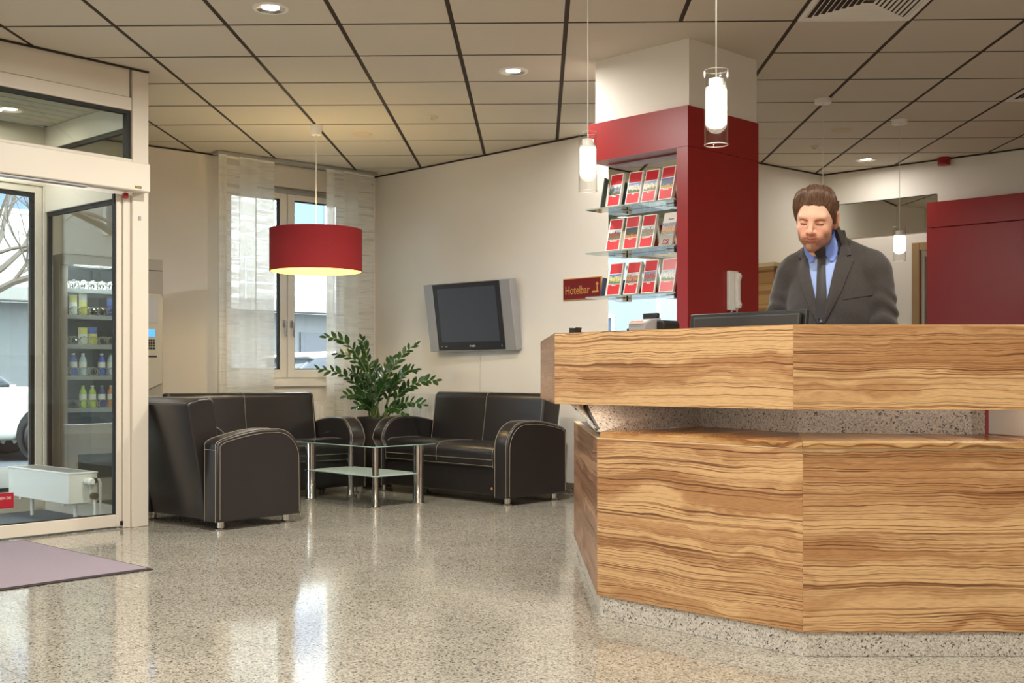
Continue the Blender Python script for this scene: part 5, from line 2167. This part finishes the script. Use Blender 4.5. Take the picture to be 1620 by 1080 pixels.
# lapels: inner edge along the opening, outer edge with a notch
for s in (-1, 1):
    def inner(z_, s=s):
        if z_ > 1.495:
            return cl(z_) + s * (.075 - .32 * (z_ - 1.495))
        return cl(z_) + s * (.074 * max(0, (z_ - VB) / (1.495 - VB)) + .001)

    def outer(z_, s=s):
        if z_ > 1.449:
            return cl(z_) + s * (.112 - .36 * (z_ - 1.449))
        t_ = (1.429 - z_) / (1.429 - VB)
        return cl(z_) + s * ((.122 * (1 - t_) + .010 * t_) + .018 * math.sin(PI * max(0, t_)) * .5)
    zl = [1.559 - .009 * k for k in range(12)] + [1.4515, 1.4475, 1.441, 1.4395, 1.428] + [1.420 - .0155 * k for k in range(17)]
    rows = []
    for z_ in zl:
        i_, o_ = inner(z_), outer(z_)
        if 1.433 < z_ < 1.4485:
            o_ = cl(z_) + s * .096
        rows.append([(i_ + (o_ - i_) * k / 6, z_) for k in range(7)])
    drape('lapel', rows, .0085, .0055, suit, jacket, roll=.003)
# front edge, breast pocket, button
drape('front_edge', [[(-.004 + .010 * k, VB + .004 - .016 * q) for k in range(2)] for q in range(18)], .006, .005, suit, jacket)
drape('breast_pocket', [[(.085 + .10 * k / 6, 1.285 + .020 * k / 6 - .007 * q) for k in range(7)] for q in range(4)], .0035, .003, suit, jacket)
m = MB()
yb = hit(.004, 1.13) or -.13
m.lathe([(0, 0), (.009, 0), (.010, .002), (.007, .0035), (0, .003)], 16)
m.build('button', MT['black'], jacket, Matrix.Translation((.006, yb - .006, 1.125)) @ Matrix.Rotation(PI / 2, 4, 'X'))
# shirt collar: band round the neck, its two points laid over the shirt front
m = MB()
nseg = 40
rings = [[], [], []]
for k in range(nseg + 1):
    a = -PI / 2 + 2 * PI * (k / nseg)
    cx, cy = math.cos(a), math.sin(a)
    top = 1.544 + .046 * cy
    bot = top - .062
    for q, (rr2, zz) in enumerate(((.0580, top), (.0605, (top + bot) / 2), (.066, bot))):
        lean = -.46 * (zz - 1.44)
        rings[q].append(m.bm.verts.new((-.022 - .04 * (zz - 1.44) + rr2 * cx, -.034 + rr2 * cy + lean, zz)))
for q in range(2):
    for k in range(nseg):
        f = m.bm.faces.new([rings[q][k], rings[q + 1][k], rings[q + 1][k + 1], rings[q][k + 1]])
        f.smooth = True
bmesh.ops.solidify(m.bm, geom=m.bm.faces[:], thickness=.003)
bmesh.ops.recalc_face_normals(m.bm, faces=m.bm.faces[:])
clr = m.build('shirt_collar', MT['shirt'], man)
for s in (-1, 1):
    rows = []
    for z_, i_, o_ in ((1.520, .054, .062), (1.508, .048, .067), (1.494, .040, .070), (1.480, .028, .071), (1.470, .016, .070), (1.462, .014, .068), (1.450, .020, .064), (1.438, .028, .058), (1.426, .037, .050)):
        rows.append([(cl(z_) + s * (i_ + (o_ - i_) * k / 4), z_) for k in range(5)])
    drape('collar_point', rows, .0135, .004, MT['shirt'], man, roll=.003, slope=-.06)
# trousers and shoes
gt = Grid((-.22, -.17, .06), (.22, .17, .95), 0.009)
tr = gt.ell((0, .005, .86), (.165, .115, .12))
for s in (-1, 1):
    tr = smin(tr, gt.cap((s * .085, .0, .82), (s * .10, -.005, .48), .082, .062), .03)
    tr = smin(tr, gt.cap((s * .10, -.005, .48), (s * .105, .01, .09), .060, .054), .02)
Vt, Ft = gt.mesh(tr)
sdf_object('trousers', Vt, Ft, suit, man)
for s in (-1, 1):
    gs_ = Grid((s * .105 - .07, -.24, -.01), (s * .105 + .07, .12, .13), 0.006)
    sh_ = gs_.ell((s * .108, -.10, .035), (.046, .115, .034))
    sh_ = smin(sh_, gs_.ell((s * .105, .02, .05), (.04, .065, .055)), .03)
    sh_ = smax(sh_, .004 - gs_.Z, .003)
    Vs, Fs = gs_.mesh(sh_)
    sdf_object('shoe', Vs, Fs, MT['black'], man)
# keyboard under the hands
kb_ = thing('keyboard', 'black keyboard on the inner worktop under the hands of the receptionist', 'keyboard', PM_ @ Matrix.Translation((-.02, -.275, WT)))
m = MB()
m.box(-.17, .17, -.055, .055, 0, .016, bevel=.004)
m.build('keyboard_body', MT['black'], kb_)
m = MB()
for a in range(14):
    for b in range(5):
        m.box(-.160 + a * .0229, -.160 + a * .0229 + .019, -.046 + b * .019, -.046 + b * .019 + .015, .016, .020)
m.build('keys', plain('keycaps', srgb(52, 52, 54), .5), kb_)

# ================================================================== POTTED PLANT
pcx, pcy = -1.172, 9.78
pl = thing('potted_plant', 'potted plant with arching stems of glossy leaflets in the corner between the two sofas', 'plant', Matrix.Translation((pcx, pcy, 0)))
MT['pot'] = plain('dark_pot', srgb(52, 46, 42), .45)
MT['leaf'] = plain('leaf_green', srgb(44, 72, 34), .22, noise=.35, nscale=14, spec=.6)
MT['stem'] = plain('stem_green', srgb(92, 112, 58), .5, noise=.15, nscale=30)
m = MB()
m.lathe([(0, 0), (.125, 0), (.15, .10), (.168, .40), (.172, .56), (.178, .575), (.178, .60), (.166, .60), (.160, .57), (0, .57)], 36)
m.build('pot', MT['pot'], pl)
m = MB()
m.lathe([(0, .578), (.08, .577), (.158, .573)], 24)
m.build('soil', plain('soil', srgb(54, 40, 30), .95, noise=.4, nscale=90, bump=.8, bscale=120), pl)
lm = MB()
prof = [(0, 0), (.10, .12), (.30, .22), (.55, .235), (.80, .15), (1.0, 0.0)]
cv_ = [lm.bm.verts.new((t_, 0, -.03 * math.sin(PI * t_))) for t_, w_ in prof]
for sgn in (-1, 1):
    ed = [cv_[0]] + [lm.bm.verts.new((t_, sgn * w_, .05 * w_ / .235 - .03 * math.sin(PI * t_))) for t_, w_ in prof[1:-1]] + [cv_[-1]]
    for i in range(5):
        q = [cv_[i], cv_[i + 1], ed[i + 1], ed[i]]
        q2 = []
        for v in q:
            if v not in q2:
                q2.append(v)
        f = lm.bm.faces.new(q2)
        f.smooth = True
bmesh.ops.recalc_face_normals(lm.bm, faces=lm.bm.faces[:])
leaf0 = None
STEMS = [(517, 533, 9.35, .9, 17), (500, 584, 9.30, .75, 17), (573, 537, 9.70, 1.0, 17), (655, 546, 9.75, 1.0, 15), (622, 568, 9.9, 1.0, 14), (690, 601, 9.45, .8, 17),
         (670, 640, 9.35, .55, 14), (641, 654, 9.45, .5, 11), (596, 577, 9.85, 1.0, 12), (556, 588, 9.5, .9, 15), (548, 626, 9.45, .6, 13), (657, 584, 9.6, .9, 15),
         (634, 602, 9.5, .8, 14), (577, 602, 9.6, 1.0, 12), (612, 604, 9.55, 1.0, 13), (590, 622, 9.45, 1.0, 11), (563, 643, 9.5, .6, 10), (535, 560, 9.9, .9, 14)]
rnd = random.Random(3)
for k, (u, v, d, arch, nl) in enumerate(STEMS):
    tip = px(u, v, d) - Vector((pcx, pcy, 0))
    a = 2 * PI * k / len(STEMS) * 3.1
    b0 = Vector((.05 * math.cos(a) + tip.x * .06, .05 * math.sin(a) + tip.y * .05, .572))
    c1 = Vector((b0.x + (tip.x - b0.x) * .30, b0.y + (tip.y - b0.y) * .30, b0.z + max(.12, (tip.z - b0.z) * (.75 if arch > .9 else 1.02)) + (.06 if arch < .7 else 0)))
    bz = lambda t: b0 * (1 - t) ** 2 + c1 * (2 * t * (1 - t)) + tip * t ** 2
    pts = [bz(t / 10) for t in range(11)]
    m = MB()
    m.path(pts, .0085, n=6, taper=.003)
    st_ = m.build('stem', MT['stem'], pl)
    for q in range(nl):
        t = .30 + .70 * q / (nl - 1)
        p_ = bz(t)
        tg = (bz(min(1, t + .02)) - bz(t - .02)).normalized()
        view = Vector((0, -1, .25))
        sd = tg.cross(view).normalized() * (1 if q % 2 else -1)
        if q == nl - 1:
            dr_ = tg
        else:
            dr_ = (tg * .95 + sd * .72 + Vector((rnd.uniform(-.25, .25), rnd.uniform(-.35, .2), rnd.uniform(-.1, .25)))).normalized()
        nrm = (dr_.cross(tg.cross(dr_))).normalized() if False else (Vector((rnd.uniform(-.4, .4), -.7, .7)) - dr_ * Vector((0, -.7, .7)).dot(dr_))
        nrm = (nrm - dr_ * nrm.dot(dr_)).normalized()
        sy = nrm.cross(dr_)
        L_ = (.088 if t < .85 else .07) * rnd.uniform(.85, 1.15)
        M = Matrix(((dr_.x * L_, sy.x * L_, nrm.x * L_, p_.x), (dr_.y * L_, sy.y * L_, nrm.y * L_, p_.y), (dr_.z * L_, sy.z * L_, nrm.z * L_, p_.z), (0, 0, 0, 1)))
        if leaf0 is None:
            leaf0 = lm.build('leaf', MT['leaf'], st_, M, sharp=80)
        else:
            copy_part(leaf0, st_, M)

# ================================================================== VENDING MACHINE beside the vestibule
VR = Vector((-2.700, 8.70))
MV = frame((VR.x, VR.y, 0), W1)
vm = thing('vending_machine', 'grey snack vending machine behind the vestibule glass, keypad side beside the post', 'vending machine', MV)
MT['vgrey'] = plain('machine_grey', srgb(150, 142, 128), .4, metal=.2)
MT['vdark'] = plain('machine_inside', srgb(60, 66, 84), .5)
xl = -0.775
m = MB()
m.box(xl, xl + .03, 0.02, .72, .03, 1.849, bevel=.003, seg=1)
m.box(-.03, 0, 0.02, .72, .03, 1.849, bevel=.003, seg=1)
m.box(xl + .03, -.03, .02, .72, 1.80, 1.849, bevel=.003, seg=1)
m.box(xl + .03, -.03, .02, .72, .03, .10)
m.build('cabinet', MT['vgrey'], vm)
m = MB()
m.box(xl + .03, -.03, .68, .715, .10, 1.80)
m.box(-.235, -.225, .06, .68, .10, 1.80)
m.build('inner_lining', MT['vdark'], vm)
m = MB()
m.box(xl, -.005, -.012, .019, 1.765, 1.849, bevel=.004)
m.box(xl, xl + .045, -.012, .019, .03, 1.764, bevel=.004)
m.box(xl + .045, -.225, -.012, .019, .03, .60, bevel=.004)
m.box(-.225, -.005, -.012, .019, .03, 1.764, bevel=.004)
fr_ = m.build('front_frame', MT['vgrey'], vm)
m = MB()
m.box(xl + .12, -.30, -.016, -.012, .20, .38, bevel=.006)
m.build('delivery_flap', MT['black'], fr_)
m = MB()
m.prism([(-.20, .82), (-.015, .90), (-.012, 1.56), (-.03, 1.585), (-.20, 1.585)], -.030, -.0125, axis='y', bevel=.006)
m.build('control_panel', plain('panel_light', srgb(176, 168, 150), .35, metal=.2), fr_)
m = MB()
m.box(-.18, -.055, -.033, -.030, 1.36, 1.55, bevel=.002, seg=1)
m.build('payment_plate', MT['silver'], fr_)
m = MB()
m.box(-.135, -.075, -.033, -.030, 1.255, 1.315)
m.build('display', plain('display_blue', srgb(40, 120, 220), .3, emit=((.12, .42, 1, 1), 1.0)), fr_)
m = MB()
for a in range(3):
    for b in range(4):
        m.box(-.133 + a * .02, -.133 + a * .02 + .015, -.034, -.0305, 1.16 + b * .02, 1.16 + b * .02 + .015)
m.build('keypad', MT['black'], fr_)
m = MB()
m.box(-.155, -.062, -.032, -.030, 1.10, 1.112)
m.build('card_slot', MT['black'], fr_)
m = MB()
m.box(xl + .046, -.226, .004, .009, .602, 1.764)
m.build('front_pane', MT['glass'], vm)
ROWS = (1.60, 1.405, 1.185, .955, .715)
CX = [-.655 + .0705 * c for c in range(6)]
sp0 = None
for r_, z in enumerate(ROWS):
    m = MB()
    m.box(xl + .035, -.24, .05, .66, z - .012, z, bevel=.002, seg=1)
    m.box(xl + .035, -.24, .042, .05, z - .028, z + .004)
    m.build('tray', MT['silver'], vm)
    for c, x_ in enumerate(CX):
        M = Matrix.Translation((x_, .055, z + .034))
        if sp0 is None:
            mm = MB()
            mm.path([(.031 * math.cos(t_ * .5), .0042 * max(0, t_ - 13), .031 * math.sin(t_ * .5)) for t_ in range(72)], .0030, n=5)
            sp0 = mm.build('spiral', MT['chrome'], vm, M)
        else:
            copy_part(sp0, vm, M)
m = MB()
m.box(xl + .05, -.25, .06, .09, 1.775, 1.79)
m.build('light_tube', emit_mat('machine_tube', (.85, .92, 1, 1), 6), vm)
lt = MV @ Vector(((xl - .22) / 2, .05, 1.772))
lamp('machine_light', 'AREA', lt, 9, (.9, .95, 1), .4)
l2 = MV @ Vector(((xl - .22) / 2 - .1, .035, 1.2))


def packet(x_, y_, z, w_, h_, t_, ca, cb_, label):
    r = thing('snack_packet', label, 'snack', MV @ Matrix.Translation((x_, y_, z)), 'goods in the vending machine')
    m = MB()
    n = 8
    F_, B_ = [], []
    for i in range(n + 1):
        zz = h_ * i / n
        bul = t_ * math.sin(PI * i / n) ** .6 if 0 < i < n else .002
        F_.append([m.bm.verts.new((w_ * (j / 4 - .5), -bul * (1 - abs(j / 2 - 1) ** 2.5) - .001, zz)) for j in range(5)])
        B_.append([m.bm.verts.new((w_ * (j / 4 - .5), bul * (1 - abs(j / 2 - 1) ** 2.5) + .001, zz)) for j in range(5)])
    for i in range(n):
        for j in range(4):
            for G, fl in ((F_, 0), (B_, 1)):
                q = [G[i][j], G[i][j + 1], G[i + 1][j + 1], G[i + 1][j]]
                f = m.bm.faces.new(q[::-1] if fl else q)
                f.smooth = True
                f.material_index = 1 if i >= n * .62 else 0
    for i in range(n):
        for j in (0, 4):
            q = [F_[i][j], B_[i][j], B_[i + 1][j], F_[i + 1][j]]
            m.bm.faces.new(q if j == 0 else q[::-1])
    bmesh.ops.recalc_face_normals(m.bm, faces=m.bm.faces[:])
    m.build('wrapper', [ca, cb_], r)
    return r


def bottle(x_, y_, z, ca, cc, label, h_=.17):
    r = thing('drink_bottle', label, 'bottle', MV @ Matrix.Translation((x_, y_, z)), 'goods in the vending machine')
    m = MB()
    rb = .027
    m.lathe([(0, .001), (rb * .9, .001), (rb, .006), (rb, h_ * .25), (rb * .9, h_ * .3), (rb, h_ * .36), (rb, h_ * .66), (rb * .8, h_ * .78), (.011, h_ * .88), (.011, h_ * .93)], 20)
    m.build('bottle_body', ca, r)
    m = MB()
    m.lathe([(rb + .0006, h_ * .38), (rb + .0006, h_ * .62)], 20)
    m.build('label_band', MT['paper'], r)
    m = MB()
    m.lathe([(0, h_), (.0125, h_), (.013, h_ * .925), (0, h_ * .925)], 16)
    m.build('cap', cc, r)


vc_ = {n: plain('goods_' + n, c, .35) for n, c in (('yellow', srgb(224, 214, 110)), ('white', srgb(234, 234, 228)), ('blue', srgb(52, 90, 190)), ('navy', srgb(36, 44, 140)), ('lime', srgb(186, 206, 70)), ('orange', srgb(222, 130, 50)), ('clear', srgb(190, 206, 220)), ('green', srgb(60, 150, 80)))}
yg = .085
packet(CX[0], yg, ROWS[1] + .002, .058, .15, .014, vc_['white'], vc_['yellow'], 'tall white packet, first on the second tray of the machine')
packet(CX[1], yg, ROWS[1] + .002, .060, .165, .014, vc_['yellow'], vc_['white'], 'tall pale yellow packet, second on the second tray of the machine')
packet(CX[4], yg, ROWS[1] + .002, .060, .135, .012, vc_['navy'], vc_['blue'], 'dark blue packet, fifth on the second tray of the machine')
packet(CX[1], yg, ROWS[2] + .002, .068, .13, .018, vc_['white'], vc_['yellow'], 'white and yellow snack bag on the middle tray of the machine')
packet(CX[2] + .003, yg, ROWS[2] + .002, .066, .135, .018, vc_['yellow'], vc_['blue'], 'snack bag with a blue top on the middle tray of the machine')
bottle(CX[0], yg, ROWS[3], vc_['blue'], vc_['white'], 'blue bottle, first on the fourth tray of the machine')
bottle(CX[1], yg, ROWS[3], vc_['clear'], vc_['white'], 'clear bottle with white cap, second on the fourth tray of the machine')
bottle(CX[3], yg, ROWS[3], vc_['blue'], vc_['white'], 'blue bottle, fourth on the fourth tray of the machine')
bottle(CX[4], yg, ROWS[3], vc_['clear'], vc_['green'], 'clear bottle with green cap, fifth on the fourth tray of the machine')
bottle(CX[1], yg, ROWS[4], vc_['lime'], vc_['lime'], 'lime green bottle, second on the lowest tray of the machine')
bottle(CX[2], yg, ROWS[4], vc_['lime'], vc_['white'], 'lime green bottle with white cap, third on the lowest tray of the machine')
bottle(CX[3], yg, ROWS[4], vc_['navy'], vc_['green'], 'dark blue bottle with green cap on the lowest tray of the machine')
bottle(CX[4], yg, ROWS[4], vc_['orange'], vc_['yellow'], 'orange bottle on the lowest tray of the machine')

# ================================================================== THE STREET OUTSIDE
NO = Vector((-W1.y, W1.x))               # outward normal of the window wall


def street(t, n, z=0.0):
    p = C1 + W1 * t + NO * n
    return Vector((p.x, p.y, z))


MO = frame((C1.x, C1.y, 0), W1)
pav = structure('pavement')
for nm, n0, n1, z, mt_ in (('sidewalk', .27, 2.6, -.05, plain('sidewalk_stone', srgb(110, 109, 106), .8, noise=.1, nscale=8)), ('road', 2.62, 9.0, -.16, plain('asphalt', srgb(72, 74, 78), .8, noise=.12, nscale=20)), ('sidewalk', 9.02, 12.2, -.05, bpy.data.materials['sidewalk_stone'])):
    m = MB()
    m.box(-26, 22, n0, n1, z - .2, z)
    m.build(nm, mt_, pav, MO)
bl = thing('town_house', 'pale town house with a grey ground floor across the street, seen through the window', 'building', MO)
MT['facade'] = plain('facade_white', srgb(186, 183, 174), .8, noise=.03, nscale=1)
m = MB()
m.box(-24, 20, 12.2, 15, 2.55, 9.5)
m.build('upper_wall', MT['facade'], bl)
m = MB()
m.box(-24, 20, 12.35, 15, -.05, 2.3)
m.build('ground_floor', plain('facade_grey', srgb(100, 104, 104), .8, noise=.05, nscale=2), bl)
m = MB()
m.box(-24, 20, 11.75, 12.35, 2.3, 2.55, bevel=.02)
m.build('ledge', plain('ledge_grey', srgb(128, 126, 120), .8), bl)
m = MB()
for k in range(56):
    m.box(-24 + k * .8, -24 + k * .8 + .03, 11.8, 11.83, 2.55, 3.4)
for z in (2.85, 3.12, 3.37):
    m.box(-24, 20, 11.79, 11.84, z, z + .035)
ra = m.build('railing', MT['alu'], bl)
MT['winblue'] = plain('far_window_glass', srgb(70, 92, 118), .1)
for fl in range(2):
    for k in range(14):
        t0 = -21 + 2.9 * k + .7
        z0 = 3.9 + fl * 2.8
        m = MB()
        rect_frame(m, t0, t0 + 1.2, z0, z0 + 1.5, 12.14, 12.22, .08)
        w_ = m.build('window', MT['white'], bl)
        m = MB()
        m.box(t0 + .08, t0 + 1.12, 12.18, 12.195, z0 + .08, z0 + 1.42)
        m.build('pane', MT['winblue'], w_)
for k in range(9):
    t0 = -20 + 4.4 * k
    m = MB()
    m.box(t0, t0 + 2.4, 12.30, 12.352, .4, 1.9)
    g_ = m.build('garage_opening', plain('garage_dark', srgb(66, 71, 76), .5) if 'garage_dark' not in bpy.data.materials else bpy.data.materials['garage_dark'], bl)

b2 = thing('added_corner_building', 'grey building added beside the entrance to keep bright sky out of the niche mirror', 'building', Matrix.Translation((-17, 0, 0)))  # unseen block added so the column mirror reflects no bright sky
m = MB()
m.box(-4, 0, -6, 8, -.2, 9)
m.build('wall', plain('render_grey', srgb(120, 126, 132), .85, noise=.05, nscale=1), b2)
for fl in range(3):
    for k in range(4):
        y0, z0 = -4.6 + 3.1 * k, .8 + 2.8 * fl
        m = MB()
        m.box(-.02, .05, y0, y0 + .08, z0, z0 + 1.5); m.box(-.02, .05, y0 + 1.2, y0 + 1.28, z0, z0 + 1.5)
        m.box(-.02, .05, y0 + .08, y0 + 1.2, z0, z0 + .08); m.box(-.02, .05, y0 + .08, y0 + 1.2, z0 + 1.42, z0 + 1.5)
        w_ = m.build('window', MT['white'], b2)
        m = MB()
        m.box(-.01, .012, y0 + .08, y0 + 1.2, z0 + .08, z0 + 1.42)
        m.build('pane', MT['winblue'], w_)


def car(t, n, label):
    r = thing('car', label, 'car', frame(street(t, n, -.16), W1), 'parked white cars')
    body_m = plain('car_white', srgb(196, 195, 188), .25, coat=.4) if 'car_white' not in bpy.data.materials else bpy.data.materials['car_white']
    glass_m = plain('car_glass', srgb(46, 54, 62), .08) if 'car_glass' not in bpy.data.materials else bpy.data.materials['car_glass']
    m = MB()
    m.prism([(-2.05, .34), (-2.1, .62), (-2.02, .86), (-1.1, .95), (1.1, .97), (1.85, .86), (2.1, .72), (2.12, .40), (2.0, .28), (-1.95, .26)], -.86, .86, axis='y', bevel=.09, seg=4, smooth=True)
    b = m.build('body', body_m, r)
    m = MB()
    m.prism([(-1.45, .93), (-.85, 1.40), (-.5, 1.46), (.10, 1.46), (.42, 1.40), (1.02, .95)], -.72, .72, axis='y', bevel=.10, seg=4, smooth=True)
    m.build('cabin', glass_m, r)
    m = MB()
    m.prism([(-.95, 1.385), (-.5, 1.465), (.10, 1.468), (.47, 1.40), (.42, 1.36), (-.9, 1.35)], -.70, .70, axis='y', bevel=.05, seg=3, smooth=True)
    for y_ in (-.725, .715):
        for a, b_ in ((-.02, .05), (-1.36, -1.28), (.86, .94)):
            m.box(a, b_, y_, y_ + .01, .93, 1.0 if abs(a) > .1 else 1.42)
    m.build('roof', body_m, r)
    for x_ in (-1.28, 1.30):
        for y_ in (-.845, .845):
            m = MB()
            m.lathe([(0, -.004), (.40, -.004), (.40, .004), (0, .004)], 24)
            m.build('wheel_arch', MT['black'], r, Matrix.Translation((x_, .8605 if y_ > 0 else -.8605, .34)) @ Matrix.Rotation(PI / 2, 4, 'X'))
            m = MB()
            m.lathe([(.0, -.09), (.20, -.09), (.29, -.085), (.315, -.06), (.315, .06), (.29, .085), (.20, .09), (.0, .09)], 28)
            w_ = m.build('wheel', MT['black'], r, Matrix.Translation((x_, y_, .315)) @ Matrix.Rotation(PI / 2, 4, 'X'))
            m = MB()
            for k in range(6):
                a = k * PI / 3
                R_ = Matrix.Rotation(a, 4, 'Z')
                for zz in (-.098, .090):
                    m.box(.03, .19, -.028, .028, zz, zz + .010, R_)
            for zz in (-.10, .09):
                m.tube((0, 0, zz), (0, 0, zz + .012), .05, n=12)
            m.build('rim', MT['alu'], w_)
    m = MB()
    for x_ in (-2.09, 2.07):
        for y_ in (-.66, .66):
            m.box(x_ - .03, x_ + .03, y_ - .14, y_ + .14, .62, .74, bevel=.02)
    m.build('lights', MT['silver'], r)


car(2.9, 5.2, 'white car parked in the street, seen through the window right of the mullion')
car(-2.35, 7.0, 'white car parked in the street, seen through the entrance door')


def bare_tree(t, n, h_, seed, label):
    rr_ = random.Random(seed)
    r = thing('bare_tree', label, 'tree', Matrix.Translation(street(t, n, -.05)), 'leafless street trees')
    m = MB()
    m.path([(0, 0, 0), (.05, .02, h_ * .2), (-.03, .05, h_ * .4), (.05, 0, h_ * .55)], .14, n=8, taper=.09)
    m.build('trunk', plain('bark', srgb(84, 74, 64), .9, noise=.3, nscale=20) if 'bark' not in bpy.data.materials else bpy.data.materials['bark'], r)
    m = MB()

    def grow(p, d, L_, rad, lev):
        pts = [p]
        for k in range(4):
            d = (d + Vector((rr_.uniform(-.28, .28), rr_.uniform(-.28, .28), rr_.uniform(-.1, .16)))).normalized()
            pts.append(pts[-1] + d * L_ / 4)
        m.path(pts, rad, n=4, taper=rad * .5)
        if lev < 3:
            for k in range(4):
                q = pts[rr_.randint(1, 4)]
                dd = (d + Vector((rr_.uniform(-1, 1), rr_.uniform(-1, 1), rr_.uniform(-.3, .6)))).normalized()
                grow(q, dd, L_ * .66, rad * .55, lev + 1)
    for k in range(6):
        a = k * PI / 3 + rr_.uniform(-.3, .3)
        grow(Vector((.0, .02, h_ * (.33 + .035 * k))), Vector((math.cos(a), math.sin(a), .5)).normalized(), h_ * .32, .055, 0)
    b = m.build('branches', bpy.data.materials['bark'], r)
    b['kind'] = 'stuff'


bare_tree(-1.2, 8.6, 6.5, 5, 'leafless tree across the street, seen through the entrance glass')
bare_tree(-7.0, 2.2, 6.0, 9, 'leafless tree close to the house front, left of the entrance')
